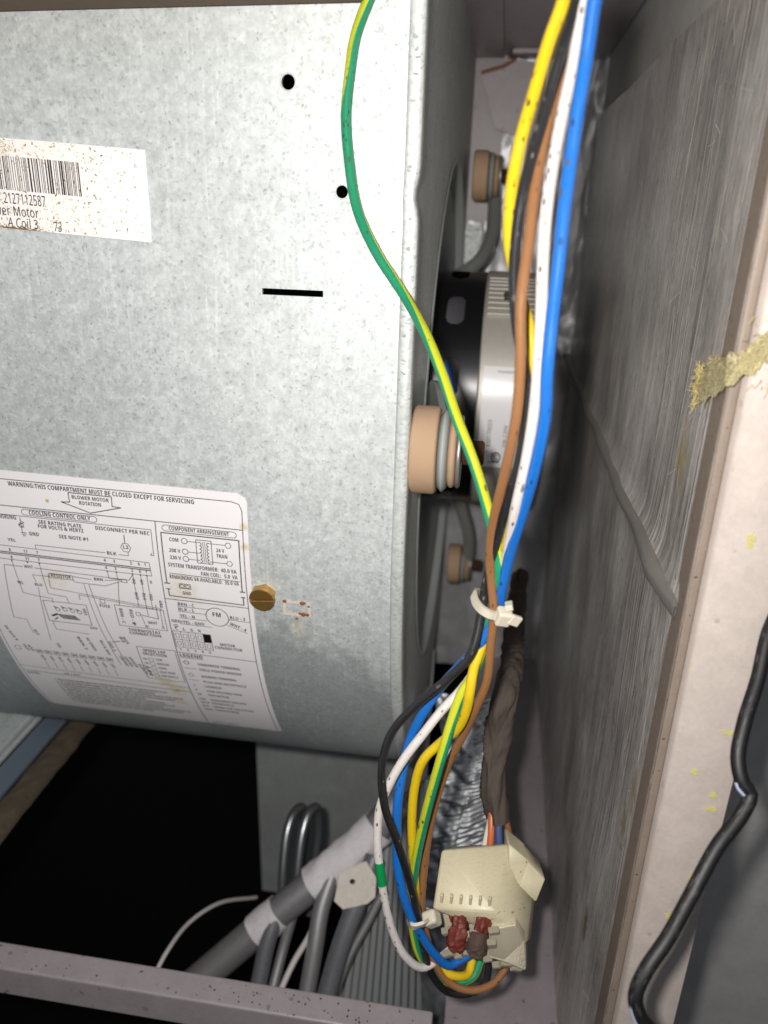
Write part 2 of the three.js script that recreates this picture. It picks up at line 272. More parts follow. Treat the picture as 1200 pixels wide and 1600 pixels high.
const TERM_A = [[28.2,-157.8,43.5],[29.3,-158.1,46.8],[29.9,-159.3,49.4]];
const TERM_A2 = [[29.8,-158.7,49.1],[28.8,-160.4,51.0],[28.6,-163.9,51.4]];
const TERM_B = [[37.0,-156.5,42.9],[36.8,-157.1,46.4],[36.1,-159.3,48.5]];
const TERM_B2 = [[35.7,-158.9,49.5],[35.5,-160.7,51.3],[34.9,-164.3,51.8]];
const CRUMBS = [
 [[32.5,-159.9,50.3],0.0015,0.0045,-0.1],
 [[40.6,-158.1,48.5],0.0035,0.003,0.2],
 [[26.3,-166.3,52.6],0.0042,0.0022,0.7],
 [[40.1,-161.2,50.9],0.003,0.005,0.1],
 [[45.3,-168.7,51.0],0.004,0.0025,-0.3],
 [[42.5,-171.2,50.2],0.003,0.002,0.1],
 [[39.4,-168.4,50.6],0.003,0.0018,0.2],
 [[32.6,-166.6,50.8],0.003,0.002,0],
 [[29.7,-167.7,51.7],0.0025,0.002,0.4],
 [[48.9,-171.8,49.6],0.004,0.002,-0.6],
 [[25.7,-162.1,47.8],0.004,0.003,0.3],
 [[32.8,-158.8,44.4],0.004,0.003,0.3],
];
// ------------------------------------------------------------------ blower housing
const Y0 = -0.045, RW = 0.190;      // the wrap is flat above Y0, then a scroll of radius RW
function wrapPoint(x, s, off) {     // s = distance along the sheet, off = height above it
  if (s >= Y0) return V(x, s, off);
  const a = (Y0 - s) / RW; return V(x, Y0 - Math.sin(a) * (RW + off), -RW + Math.cos(a) * (RW + off));
}
const housing = thing('blower_housing', 'galvanised steel blower scroll housing with stickers and punched holes', 'blower housing');
{
  const sh = new THREE.Shape();
  sh.moveTo(-0.30, Y0); sh.lineTo(-0.0005, Y0); sh.lineTo(-0.0005, 0.149); sh.lineTo(-0.30, 0.149); sh.closePath();
  const hole = (x, y, rx, ry) => { const p = new THREE.Path(); p.absellipse(x, y, rx, ry, 0, Math.PI * 2); sh.holes.push(p); };
  hole(-0.0368, 0.0920, 0.0019, 0.0021); hole(-0.0214, 0.0643, 0.0018, 0.0019);
  const slot = new THREE.Path(); slot.moveTo(-0.0460, 0.0366); slot.lineTo(-0.0270, 0.0366); slot.lineTo(-0.0270, 0.0347); slot.lineTo(-0.0460, 0.0347); slot.closePath(); sh.holes.push(slot);
  const flat = new THREE.ExtrudeGeometry(sh, { depth: 0.0012, bevelEnabled: false, curveSegments: 40 }); flat.translate(0, 0, -0.0012);
  for (const [x, y, r] of [[-0.0368, 0.0920, 0.0021], [-0.0214, 0.0643, 0.0019]]) { const b = new THREE.TorusGeometry(r, 0.00022, 8, 40); b.translate(x, y, 0); obj('hole_burr', b, galv, housing); }
  const knock = [-0.0423, -0.0321, -0.0712, -0.0778];
  const arc = (off, flip) => { const g = sheet(2, 140, (a, b) => wrapPoint(-0.30 + a * 0.2995, Y0 - b * 0.50, off), (a, b, p) => [p.x, Y0 - b * 0.50]); return g; };
  const clean = (g) => { const q = g.index ? g.toNonIndexed() : g; for (const k of Object.keys(q.attributes)) if (!['position', 'normal', 'uv'].includes(k)) q.deleteAttribute(k); return q; };
  obj('wrap', mergeGeometries([clean(flat), clean(arc(0, false)), clean(arc(-0.0012, true))]), galvWrap, housing);
  // the crimped seam that follows the edge of the wrap
  const seamPts = []; for (let i = 0; i <= 90; i++) seamPts.push(0.149 - i / 90 * 0.52);
  const prof = [[-0.0036, -0.0002], [-0.0034, 0.0007], [-0.0026, 0.0012], [-0.0008, 0.0014], [0.0006, 0.0010], [0.0011, 0.0001], [0.0011, -0.0035]];
  obj('seam', sheet(prof.length - 1, 180, (a, b) => {
    const s = 0.149 - b * 0.50, k = prof[Math.round(a * (prof.length - 1))], jog = Math.exp(-Math.pow((s - 0.064) / 0.004, 2)) * 0.0012;
    return wrapPoint(k[0] - jog * (a > 0.5 ? 1 : 0.2), s, k[1] + 0.00015 * (vnoise(s * 300, a * 3) - 0.5));
  }, (a, b) => [a * 0.006, b * 0.5]), galv, housing);
  // side plate with its round inlet
  const sp = new THREE.Shape(); sp.moveTo(0.0012, 0.149); sp.lineTo(0.0012, Y0);
  for (let i = 1; i <= 60; i++) { const a = i / 60 * 2.95; sp.lineTo(RW - Math.cos(a) * (RW - 0.0012), Y0 - Math.sin(a) * (RW - 0.0012)); }
  sp.lineTo(0.40, 0.149); sp.closePath();
  const inlet = new THREE.Path(); inlet.absarc(0.190, -0.050, 0.134, 0, Math.PI * 2); sp.holes.push(inlet);
  const pg = new THREE.ExtrudeGeometry(sp, { depth: 0.0012, bevelEnabled: false, curveSegments: 90 }); pg.rotateY(Math.PI / 2); pg.translate(-0.0015, 0, 0);
  const plateMat = galv;
  obj('side_plate', pg, plateMat, housing);
  const lip = new THREE.LatheGeometry([[0.1345, 0.0006], [0.1330, 0.0012], [0.1310, 0.0006], [0.1290, -0.006], [0.1275, -0.016], [0.1268, -0.024]].map(([r, h]) => new THREE.Vector2(r, h)), 96);
  lip.rotateZ(-Math.PI / 2); lip.translate(-0.0006, -0.050, -0.190); obj('inlet_ring', lip, galv, housing);
  const far = new THREE.ExtrudeGeometry((() => { const q = sp.clone(); q.holes = []; return q; })(), { depth: 0.0012, bevelEnabled: false }); far.rotateY(Math.PI / 2); far.translate(-0.302, 0, 0); obj('side_plate', far, plateMat, housing);
  // knockout: a scored frame with a bare, rust-spotted centre
  const kr = std({ color: 0xb4a79c, roughness: 0.7, metalness: 0.2 });
  const kp = (x0, x1, s0, s1, h) => sheet(6, 6, (a, b) => wrapPoint(x0 + (x1 - x0) * a, s0 + (s1 - s0) * b, h), (a, b) => [a, b]);
  const kn = sub('knockout', housing);
  const [kx0, kx1, ks0, ks1] = knock;
  const rimM = std({ color: 0xd9cdc2, roughness: 0.7 });
  for (const [x0, x1, s0, s1] of [[kx0, kx1, ks0, ks0 - 0.0011], [kx0, kx1, ks1 + 0.0011, ks1], [kx0, kx0 + 0.0011, ks0 - 0.0011, ks1 + 0.0011], [kx1 - 0.0011, kx1, ks0 - 0.0011, ks1 + 0.0011]])
    obj('rim', [kp(x0, x1, s0, s1, 0.0004)], rimM, kn);
  for (const [x, s, r] of [[-0.0416, -0.0716, 0.0008], [-0.0352, -0.0718, 0.0009], [-0.0343, -0.0716, 0.0006], [-0.0328, -0.0730, 0.0005], [-0.0350, -0.0768, 0.0010], [-0.0335, -0.0768, 0.0008], [-0.0362, -0.0765, 0.0006], [-0.0375, -0.0790, 0.0006]]) obj('rust_spot', (() => { const g = new THREE.SphereGeometry(r, 10, 8); g.scale(1, 0.8, 0.4); const p = wrapPoint(x, s, 0.0005); g.translate(p.x, p.y, p.z); return g; })(), std({ color: 0x8a4e28, roughness: 0.9 }), kn);
}
// brass-coloured hex screw with a slot
{
  const c = wrapPoint(-0.0490, -0.0696, 0), a = (Y0 + 0.0696) / RW;
  const sc = sub('hex_screw', housing); sc.position.copy(c); sc.rotation.x = 0.13;
  const brass = phy({ color: 0xc39a58, metalness: 0.8, roughness: 0.34, bumpMap: grain, bumpScale: 0.00006 });
  const hs = new THREE.Shape(); for (let i = 0; i < 6; i++) hs[i ? 'lineTo' : 'moveTo'](0.0041 * Math.cos(i * Math.PI / 3 + 0.35), 0.0041 * Math.sin(i * Math.PI / 3 + 0.35)); hs.closePath();
  const slotted = (side) => { const s = new THREE.Shape(); const n = 24; for (let i = 0; i <= n; i++) { const t = Math.PI * i / n, x = 0.0043 * Math.cos(t), y = side * Math.max(0.0005, 0.0043 * Math.sin(t)); s[i ? 'lineTo' : 'moveTo'](x, y); } s.closePath(); return new THREE.ExtrudeGeometry(s, { depth: 0.0009, bevelEnabled: true, bevelSize: 0.0003, bevelThickness: 0.0003, bevelSegments: 2 }); };
  const hex = new THREE.ExtrudeGeometry(hs, { depth: 0.0024, bevelEnabled: true, bevelSize: 0.0004, bevelThickness: 0.0004, bevelSegments: 2 });
  obj('head', hex, brass, sc);
  const t1 = slotted(1), t2 = slotted(-1); t1.translate(0, 0, 0.0028); t2.translate(0, 0, 0.0028); t1.rotateZ(0.12); t2.rotateZ(0.12); obj('slotted_top', [t1, t2], brass, sc);
}

// ---- bar code sticker
{
  const w = 1024, h = 330, [c, g] = canvas(w, h), k = 1024 / 0.081;   // x -0.161 .. -0.080
  g.fillStyle = '#f4f2ee'; g.fillRect(0, 0, w, h);
  const X = (x) => (x + 0.161) * k, ink = '#26222c';
  g.fillStyle = ink; let x = X(-0.150), i = 0;
  while (x < X(-0.1012)) { const bw = [2.2, 2.2, 4.6, 2.4, 6.6, 2.2, 4.4][Math.floor(rnd() * 7)]; g.fillRect(x, 64, bw, 122); x += bw + [2.6, 3.2, 5.4, 7.2, 2.8][Math.floor(rnd() * 5)]; }
  const txt = (s, x0, y, px, wd) => { g.font = `${px}px sans-serif`; const m = g.measureText(s).width; g.save(); g.translate(x0, y); g.scale(wd / m, 1); g.fillText(s, 0, 0); g.restore(); };
  txt('2127112587', X(-0.1270), 236, 54, 0.0138 * k);
  txt('Blower Motor', X(-0.1350), 281, 50, 0.0190 * k); txt('A Coil 3', X(-0.1265), 324, 50, 0.0100 * k); txt('73', X(-0.1115), 324, 50, 0.0028 * k);
  // dust and brown grime
  for (let n = 0; n < 1700; n++) { const px = Math.pow(rnd(), 0.7) * w * 0.97, py = rnd() * h; if (px > 830 && rnd() < 0.55) continue; g.fillStyle = ['#8a6a3c', '#a98a55', '#5e4526', '#c9b489'][Math.floor(rnd() * 4)]; g.globalAlpha = rr(0.25, 0.8); const r = 0.8 + Math.pow(rnd(), 3) * 3.6; g.beginPath(); g.ellipse(px, py, r * 1.6, r * 0.7, rnd() * 3, 0, 7); g.fill(); }
  for (let n = 0; n < 160; n++) { const px = 300 + rnd() * 150, py = h - rnd() * rnd() * 16; g.fillStyle = '#6d5128'; g.globalAlpha = rr(0.3, 0.9); g.beginPath(); g.ellipse(px + n, py, 4, 2, 0, 0, 7); g.fill(); }
  for (let n = 0; n < 260; n++) { const a = rnd() * 6.3, r = (rnd() + rnd()) * 40; g.fillStyle = '#9b7434'; g.globalAlpha = rr(0.2, 0.7); g.beginPath(); g.ellipse(X(-0.1275) + Math.cos(a) * r * 1.3, 34 + Math.sin(a) * r * 0.6, 2.6, 1.8, rnd() * 3, 0, 7); g.fill(); }
  g.globalAlpha = 1;
  const st = sheet(24, 8, (a, b) => { const x = -0.161 + a * 0.081, y = 0.0787 - b * 0.0255 - a * 0.0046; return V(x, y, 0.0003 + (b > 0.9 ? 0.0005 * Math.abs(Math.sin(a * 17)) : 0)); }, (a, b) => [a, 1 - b]);
  flip(st);
  obj('barcode_sticker', st, std({ map: ctex(c), roughness: 0.5, side: THREE.DoubleSide }), housing).userData.label = 'dirty white bar code sticker';
}

// ---- wiring diagram label, drawn in millimetres
{
  const S = 13, W = 108.5, H = 133, [c, g] = canvas(Math.round(W * S), Math.round(H * S));
  g.fillStyle = '#efedef'; g.fillRect(0, 0, c.width, c.height);
  for (const [x, y, r, a] of [[70, 99, 4.5, 0.35], [66, 93, 5, 0.25], [68, 108, 4, 0.2], [82, 38, 7, 0.16], [32, 40, 6, 0.12], [107, 18, 2, 0.3], [107, 10, 2, 0.3], [35, 8, 0.7, 0.6]])
    for (let n = 0; n < 90; n++) { g.globalAlpha = a * 0.18; g.fillStyle = '#c2a24a'; g.beginPath(); g.ellipse((x + (rnd() + rnd() - 1) * r) * S, (y + 2 + (rnd() + rnd() - 1) * r) * S, r * S * 0.35 * rnd() + 2, r * S * 0.3 * rnd() + 2, rnd() * 3, 0, 7); g.fill(); }
  g.globalAlpha = 1;
  const ink = '#2c2a32'; g.strokeStyle = ink; g.fillStyle = ink; g.lineJoin = 'round';
  const x_ = (x) => x * S, y_ = (y) => (y + 2) * S;
  const line = (pts, w = 0.22) => { g.lineWidth = w * S; g.beginPath(); pts.forEach(([x, y], i) => g[i ? 'lineTo' : 'moveTo'](x_(x), y_(y))); g.stroke(); };
  const rect = (x0, y0, x1, y1, w) => line([[x0, y0], [x1, y0], [x1, y1], [x0, y1], [x0, y0]], w);
  const T = (s, x, y, wd, h, o = {}) => { g.save(); g.font = `bold ${Math.round(h * S * 1.55)}px sans-serif`; const m = g.measureText(s).width; g.translate(x_(x), y_(y)); if (o.rot) g.rotate(o.rot); g.scale(wd * S / m, 1); g.fillText(s, 0, 0); g.restore(); };
  const circ = (x, y, r, w = 0.22) => { g.lineWidth = w * S; g.beginPath(); g.arc(x_(x), y_(y), r * S, 0, 7); g.stroke(); };
  const hexa = (x, y, r) => line([0, 1, 2, 3, 4, 5, 6].map((i) => [x + r * Math.cos(i * Math.PI / 3), y + r * Math.sin(i * Math.PI / 3)]), 0.2);
  const pill = (x0, y0, x1, y1) => { const r = (y1 - y0) / 2; g.lineWidth = 0.2 * S; g.beginPath(); g.moveTo(x_(x0 + r), y_(y0)); g.lineTo(x_(x1 - r), y_(y0)); g.arc(x_(x1 - r), y_(y0 + r), r * S, -Math.PI / 2, Math.PI / 2); g.lineTo(x_(x0 + r), y_(y1)); g.arc(x_(x0 + r), y_(y0 + r), r * S, Math.PI / 2, Math.PI * 1.5); g.stroke(); };
  // frame
  line([[0.8, 1.3], [103, 1.3], [105.6, 2.0], [106.6, 4.5], [106.6, 129], [106, 130.2], [1.2, 130.2], [1.2, 1.3]], 0.25);
  T('WARNING:THIS COMPARTMENT MUST BE CLOSED EXCEPT FOR SERVICING', 20.8, 3.6, 69, 1.5, { b: 0 });
  line([[43.4, 4.0], [59.5, 4.0], [59.4, 7.6], [62.6, 7.8], [51, 11.0], [40.3, 7.8], [43.5, 7.6], [43.4, 4.0]], 0.3);
  T('BLOWER MOTOR', 44.4, 6.2, 14, 1.25, { b: 1 }); T('ROTATION', 47, 8.2, 8.4, 1.25, { b: 1 });
  line([[1, 11.5], [106.6, 11.5]], 0.28); line([[74.8, 11.5], [74.8, 130.2]], 0.28);
  pill(24.4, 12.2, 53, 14.4); T('COOLING CONTROL ONLY', 27.1, 14.0, 23.5, 1.4);
  T('FIELD POWER WIRING', 2, 16.6, 20, 1.4);
  T('SEE RATING PLATE', 30.3, 17.2, 16.6, 1.35); T('FOR VOLTS & HERTZ', 29.8, 19.0, 17.6, 1.35); T('SEE NOTE #1', 37.4, 22.2, 11.5, 1.35); T('DISCONNECT PER NEC', 51.9, 17.2, 20.5, 1.35);
  line([[2, 15.0], [73, 15.0], [73, 25.2], [71.8, 25.2], [72.4, 24.2]], 0.2);
  line([[23.4, 15.4], [23.4, 21.5]], 0.2); for (const q of [0, 0.6, 1.2]) line([[22.8 + q * 0.4, 21.6 + q], [25 - q * 0.4, 21.6 + q]], 0.22); T('GND', 25.8, 22.4, 4, 1.3);
  circ(23.4, 18.6, 0.9); line([[23, 16.5], [24.6, 17.5], [22.6, 18.5], [24.4, 19.4]], 0.2);
  hexa(62.7, 23.2, 1.9); T('L2', 61.6, 23.7, 2.2, 1.3); line([[62.6, 18.2], [62.6, 21.4]], 0.3); line([[63.3, 25], [63.3, 26.4], [59.5, 26.4]], 0.2); T('BLK', 55, 26.9, 3.8, 1.25); line([[27.5, 26.2], [54.5, 26.2]], 0.2); line([[27.5, 26.2], [27.5, 28]], 0.2);
  T('YEL', 16.9, 25.8, 3.2, 1.2);
  line([[1, 27.6], [70.8, 28.4], [71.1, 34.0]], 0.2); line([[1, 30.3], [71, 31.0]], 0.35); line([[1, 31.0], [71, 31.7]], 0.35); line([[1, 33.4], [71.1, 34.0]], 0.2);
  for (const [n, x] of [['8', 16.4], ['11', 22.2], ['7', 27.2], ['4', 53.4], ['3', 57.0], ['2', 63.4], ['6', 66.4], ['1', 68.8]]) { T(n, x, 30.0, n.length * 0.85, 1.15); T(n, x, 33.2, n.length * 0.85, 1.15); }
  for (const x of [16.6, 22.8, 27.5, 54, 57.5, 63.8, 66.8, 69.2]) { g.beginPath(); g.arc(x_(x), y_(34), 0.32 * S, 0, 7); g.fill(); }
  T('WHT', 21, 36.6, 3.6, 1.2); line([[13, 36.2], [20.5, 36.2]], 0.2); line([[25, 36.2], [62, 37], [63.8, 34.2]], 0.2);
  line([[16.6, 34], [17.5, 46], [17.5, 48.5], [24, 49.4], [29, 49.8], [29, 52]], 0.2); T('YEL', 16.4, 44.4, 2.6, 1.15); T('BLU', 23.4, 44.4, 3.2, 1.15);
  line([[23.6, 39.4], [24.4, 42.6]], 0.2); line([[23.6, 39.4], [30.4, 39.4]], 0.2); line([[24.6, 45], [22, 73]], 0.2); line([[13, 36.2], [9.8, 62], [15, 62.4], [15.6, 70]], 0.2);
  rect(30.4, 37.9, 39.6, 39.8, 0.22); T('RESISTOR', 31, 39.4, 8, 1.25); line([[39.6, 38.2], [47, 38.6]], 0.2); T('BRN', 48, 38.8, 3.8, 1.2); line([[52.4, 38.2], [58.4, 37.4]], 0.2); line([[39.6, 39.2], [40, 40.6], [52, 40.8], [59, 37.8]], 0.2); rect(59, 36.8, 61, 38.2, 0.2);
  line([[54, 34], [54.2, 37], [59, 37.2]], 0.2); line([[57.5, 34], [57.6, 37]], 0.2);
  line([[30, 38.6], [29.6, 44.6], [72, 48.6]], 0.2); line([[27.5, 34], [28, 47.6], [35, 48.2], [35.6, 51]], 0.2); line([[40.5, 48.8], [40.5, 46.4], [72.4, 49.4], [72.6, 46]], 0.2);
  line([[43.6, 41], [45.4, 62], [48.6, 84]], 0.2); line([[45.6, 41], [48, 62], [51.6, 84]], 0.2);
  line([[63.8, 34], [63.8, 49]], 0.2); line([[66.8, 34], [66.8, 53]], 0.2); line([[69.2, 34], [69.2, 49]], 0.2);
  T('W2', 63.2, 36, 2.4, 1.1, { rot: Math.PI / 2 }); T('W1', 66.2, 36, 2.4, 1.1, { rot: Math.PI / 2 }); T('E', 70, 37.4, 1, 1.2); T('WHT', 63.2, 42, 3.6, 1.1, { rot: Math.PI / 2 }); T('BLU', 66.2, 42, 3.4, 1.1, { rot: Math.PI / 2 }); T('VIO', 68.8, 42, 3.2, 1.1, { rot: Math.PI / 2 }); T('GRY', 72.2, 44.6, 3.6, 1.1, { rot: Math.PI / 2 });
  T('FUSE', 47.8, 51.2, 4.4, 1.25); rect(48.6, 47.4, 50.4, 49.2, 0.2);
  rect(54.0, 49.3, 73.2, 59.6, 0.22); T('BRN - C', 55.4, 50.6, 7.8, 1.15, { rot: Math.PI / 2 }); T('RED - R', 59.4, 50.6, 7.8, 1.15, { rot: Math.PI / 2 }); line([[57.6, 38], [56, 49.3]], 0.2); rect(62.0, 51.8, 63.6, 53.4, 0.2); line([[63.6, 52.8], [70.6, 54], [70.6, 47]], 0.25); line([[64, 53.4], [64.6, 57.4]], 0.2); T('WHT', 66, 57.0, 3.8, 1.25); T('R', 60, 58.8, 1, 1.2); T('W', 64.4, 59.2, 1.4, 1.2); T('G', 71.2, 58.8, 1.1, 1.2); line([[72, 49], [71.8, 57.4]], 0.2);
  T('THERMOSTAT', 57.1, 62.0, 13, 1.35); T('CONNECTION', 57.1, 63.8, 13, 1.35);
  // relay block
  rect(24.9, 51.2, 42.3, 61.6, 0.22); for (const [x, y] of [[30, 55], [33, 54.6], [36, 54.8], [38.8, 55.2]]) { circ(x, y, 0.9); line([[x - 1.3, y - 1.4], [x - 0.2, y - 0.5]], 0.5); }
  for (let q = 0; q < 4; q++) line([[29 + q * 0.6, 57.6 + q * 0.6], [36.6 + q * 0.5, 57.6 + q * 0.6]], 0.4); line([[26.6, 58.8], [29.4, 57.4]], 0.8); line([[27.4, 60.6], [29, 59.2]], 0.5); T('GRY', 40.4, 53, 3.6, 1.1, { rot: Math.PI / 2 }); T('GRN', 41, 63.4, 3.2, 1.0); line([[26, 61.6], [26.4, 66], [40, 66.8]], 0.2);
  T('BLU', 16, 68, 3.2, 1.1, { rot: 1.3 }); T('YEL', 23.4, 74.6, 3.2, 1.1, { rot: 1.3 }); T('BRN 7', 33.8, 69, 8, 1.1, { rot: 1.35 }); T('HI SPEED', 37.6, 69, 8, 1.1, { rot: 1.35 }); T('BLU & WHT', 43.2, 69.6, 9, 1.1, { rot: 1.4 }); T('VIO 2', 46.6, 69.6, 6, 1.1, { rot: 1.4 }); T('NOTE', 53.4, 66, 4.2, 1.1, { rot: 1.3 }); T('#2', 52, 66, 3.6, 1.1, { rot: 1.3 }); line([[48.4, 69.8], [52, 68.8]], 0.3);
  T('IN AUX R', 3.7, 67.5, 9, 1.1, { rot: 1.3 }); circ(5.2, 80.5, 1.3); T('HEAT', 8, 78, 4.4, 1.1, { rot: 1.3 }); T('KIT', 10, 78, 4.4, 1.1, { rot: 1.3 });
  for (let q = 0; q < 9; q++) { const x = 13 + q * 3.75; rect(x, 80.4, x + 2.6, 82.6, 0.22); line([[x + 0.5, 81.4], [x + 2.1, 81.4]], 0.7); T(['BLK', 'YEL', 'BLU', 'RED', 'GRN', 'BRN', 'WHT', 'VIO', 'GRY'][q], x + 0.8, 84, 3.4, 1.05, { rot: 1.35 }); line([[x + 1.6, 88], [x + 1.8, 92.6]], 0.18); }
  for (const [s, x, y] of [['LOW VOLT', 49, 78], ['CONTROL', 51, 78], ['SPADE', 53, 78], ['FIELD', 56, 82], ['CONN', 58, 82]]) T(s, x, y, 7, 1.1, { rot: 1.3 });
  line([[1.4, 93.2], [74.8, 95.2]], 0.22); line([[1.4, 96.8], [74.8, 98.8]], 0.3); T('NOTES:', 2.3, 99.4, 6, 1.35, { b: 1 }); T('300 V MIN', 20, 96.4, 7, 1.0);
  const words = ['FIELD POWER WIRING MUST BE COPPER AND SIZED PER NEC TO MATCH RATING PLATE', 'IF REPLACING ANY WIRE USE 18 GA 105 DEG C MINIMUM', 'TRANSFORMER PRIMARY LEADS MAY VARY SEE RATING PLATE FOR VOLTS', 'USE COPPER CONDUCTORS ONLY FOR FIELD INSTALLED POWER WIRES', 'UNUSED MOTOR LEADS MUST BE CAPPED', 'FOR SPEED CHANGE MOVE LEAD ON MOTOR CONNECTOR'];
  for (let q = 0; q < 11; q++) T(`${q + 1}. ` + words[q % 6], 13.5, 102.6 + q * 2.15, [50, 44, 56, 52, 38, 46][q % 6], 1.15);
  // speed tap
  rect(58.3, 70.6, 74.0, 91.2, 0.22); T('SPEED TAP', 60.4, 73.2, 9.5, 1.4); T('SELECTION', 60.0, 75.2, 10, 1.4);
  ['LOW', 'MEDIUM', 'HIGH', 'ELEC HEAT', 'TAP NOTE 3'].forEach((s, q) => { T(s, 64.6, 78.2 + q * 2.7, [2.8, 5, 3.4, 6.6, 7][q], 1.2); rect(61.8, 76.9 + q * 2.7, 63.6, 78.9 + q * 2.7, 0.16); line([[59.4, 77.6 + q * 2.7], [61, 78.2 + q * 2.7]], 0.6); });
  // component arrangement
  pill(77.2, 12.6, 104.2, 14.8); T('COMPONENT ARRANGEMENT', 79.6, 14.3, 22, 1.35);
  line([[76.6, 36.3], [76.6, 15.6], [105.0, 15.6], [104.9, 36.6]], 0.36); line([[75.6, 36.3], [77.8, 36.3]], 0.4); line([[104, 36.6], [106, 36.6]], 0.4); line([[75.8, 38.8], [77.6, 38.8]], 0.4); line([[76.8, 38.8], [76.8, 41.8], [105, 42.4], [105, 39]], 0.36); line([[104.2, 39], [105.8, 39]], 0.4);
  T('COM', 79.4, 18.6, 3.6, 1.35); T('208 V', 79, 22.9, 4.2, 1.35); T('230 V', 79, 25.8, 4.2, 1.35); for (const y of [18.0, 22.2, 25.1]) { circ(85, y, 1.05); line([[86.1, y], [90.4, y]], 0.2); }
  rect(89.3, 17.0, 94.9, 26.2, 0.22); for (let q = 0; q < 6; q++) { g.lineWidth = 0.25 * S; g.beginPath(); g.arc(x_(90.5), y_(18.5 + q * 1.35), 0.66 * S, -1.6, 1.6); g.stroke(); g.beginPath(); g.arc(x_(93.8), y_(18.5 + q * 1.35), 0.66 * S, 1.5, 4.8); g.stroke(); } line([[91.8, 17.6], [91.8, 25.8]], 0.2); line([[92.5, 17.6], [92.5, 25.8]], 0.2);
  hexa(101, 18, 1.1); hexa(101.1, 25.2, 1.1); line([[93.8, 18], [99.9, 18]], 0.2); line([[93.8, 25.3], [100, 25.3]], 0.2); T('24 V', 96.5, 21.0, 3, 1.35); T('TRAN', 96.4, 23.2, 4.2, 1.35);
  T('SYSTEM TRANSFORMER:  40.0 VA', 78, 29.0, 25.4, 1.4); T('FAN COIL:   5.0  VA', 90, 31.4, 13.6, 1.4); line([[78, 31.8], [104.4, 32.2]], 0.2); T('REMAINING VA AVAILABLE:  35.0 VA', 77.9, 34.0, 26, 1.4);
  rect(81.2, 35.9, 83.3, 37.9, 0.22); rect(83.3, 35.9, 85.5, 37.9, 0.22); circ(82.2, 36.9, 0.7); circ(84.4, 36.9, 0.7); T('GND', 82, 40.6, 3.4, 1.35);
  line([[74.8, 43.4], [106.6, 43.6]], 0.28);
  T('BRN - C', 79.3, 46.0, 6.6, 1.35); T('BLK - L', 79.2, 48.5, 6.4, 1.35); T('YEL - N', 79.4, 51.6, 6, 1.35); T('GRN/YEL - GND', 75.6, 54.6, 13, 1.35);
  for (const [y, x1] of [[46.4, 91.6], [48.9, 89.9], [52.0, 89.8], [55.0, 91.4]]) line([[79, y], [x1, y]], 0.2); circ(94.1, 49.6, 4.3, 0.26); T('FM', 92.2, 49.4, 3.6, 1.8, { b: 1 });
  T('BLU - 2', 98.9, 49.8, 6, 1.35); line([[98.4, 50.2], [106.4, 50.4]], 0.2); T('WHT - 4', 98.4, 52.6, 6.6, 1.35, { rot: 0.42 }); line([[97.6, 52.9], [104.8, 56.0]], 0.2); line([[76, 56.2], [77.8, 55.6]], 0.3); line([[76.4, 57], [78, 56.4]], 0.3);
  'CLGN'.split('').forEach((s, q) => T(s, 76.4 + q * 3, 58.4, 1.2, 1.3)); rect(75.3, 59.1, 90.1, 67.8, 0.22); line([[75.3, 63.5], [90.1, 63.5]], 0.2); for (let q = 1; q < 5; q++) line([[75.3 + q * 2.96, 59.1], [75.3 + q * 2.96, 67.8]], 0.2); for (let r = 0; r < 2; r++) for (let q = 0; q < 5; q++) rect(76.1 + q * 2.96, 60.3 + r * 4.3, 77.5 + q * 2.96, 62.4 + r * 4.3, 0.16);
  g.fillStyle = '#17161a'; g.fillRect(x_(87.1), y_(59.1), 3.1 * S, 4.3 * S); g.fillStyle = ink; '12345'.split('').forEach((s, q) => T(s, 76.2 + q * 2.96, 69.8, 0.9, 1.2));
  T('MOTOR', 93.2, 64.4, 6, 1.3); T('CONNECTOR', 90.8, 66.3, 11, 1.3); line([[74.8, 71.0], [106.6, 71.4]], 0.28);
  T('LEGEND', 75.4, 73.4, 9.6, 1.7, { b: 1 }); line([[75.4, 74.0], [85, 74.0]], 0.24);
  circ(77.4, 77, 1.0, 0.3); line([[76, 80.6], [80.6, 80.6]], 0.24); circ(77.8, 85, 0.95); line([[76, 88.6], [80.4, 88.6]], 0.2);
  ['UNMARKED TERMINAL', 'FIELD POWER WIRING', 'MARKED TERMINAL', 'PLUG AND RECEPTACLE', 'COMMON', 'LOW VOLTAGE FUSE', 'FAN MOTOR', 'EQUIPMENT GROUND', 'RECEPTACLE', 'SPEED TAP LOCATION', 'TRANSFORMER'].forEach((s, q) => T(s, 82, [78, 81.4, 85.9, 89.7, 93.2, 96.8, 100.1, 104.2, 107.2, 110.6, 113.8][q], [17.4, 17.4, 14.6, 18, 7, 15, 8.8, 15.6, 9.6, 17.4, 10.4][q], 1.35));
  ['C', 'F', 'FM', 'GND', 'RECP', 'SPT', 'TRAN'].forEach((s, q) => T(s, 77.2, [93.2, 96.8, 100.1, 104.2, 107.2, 110.6, 113.8][q], s.length * 0.95, 1.25));
  T('325411 REV C', 77, 128.8, 12, 1.0);
  const rc = 3.4;   // rounded corners come from the outline of the sheet
  const lab = sheet(60, 90, (a, b) => {
    let X = a * W; const Yd = -2 + b * H, dy = Math.min(Yd + 2, H - 2 - Yd + 0.0), inset = dy < rc ? rc - Math.sqrt(rc * rc - (rc - dy) * (rc - dy)) : 0; X = Math.max(inset, Math.min(W - inset, X));
    return wrapPoint(-0.162 + X / 1000, -0.033 - (Yd - 0.02 * (107 - X)) / 1000, 0.0003);
  }, (a, b, p) => [(p.x + 0.162) * 1000 / W, 1 - b]);
  flip(lab);
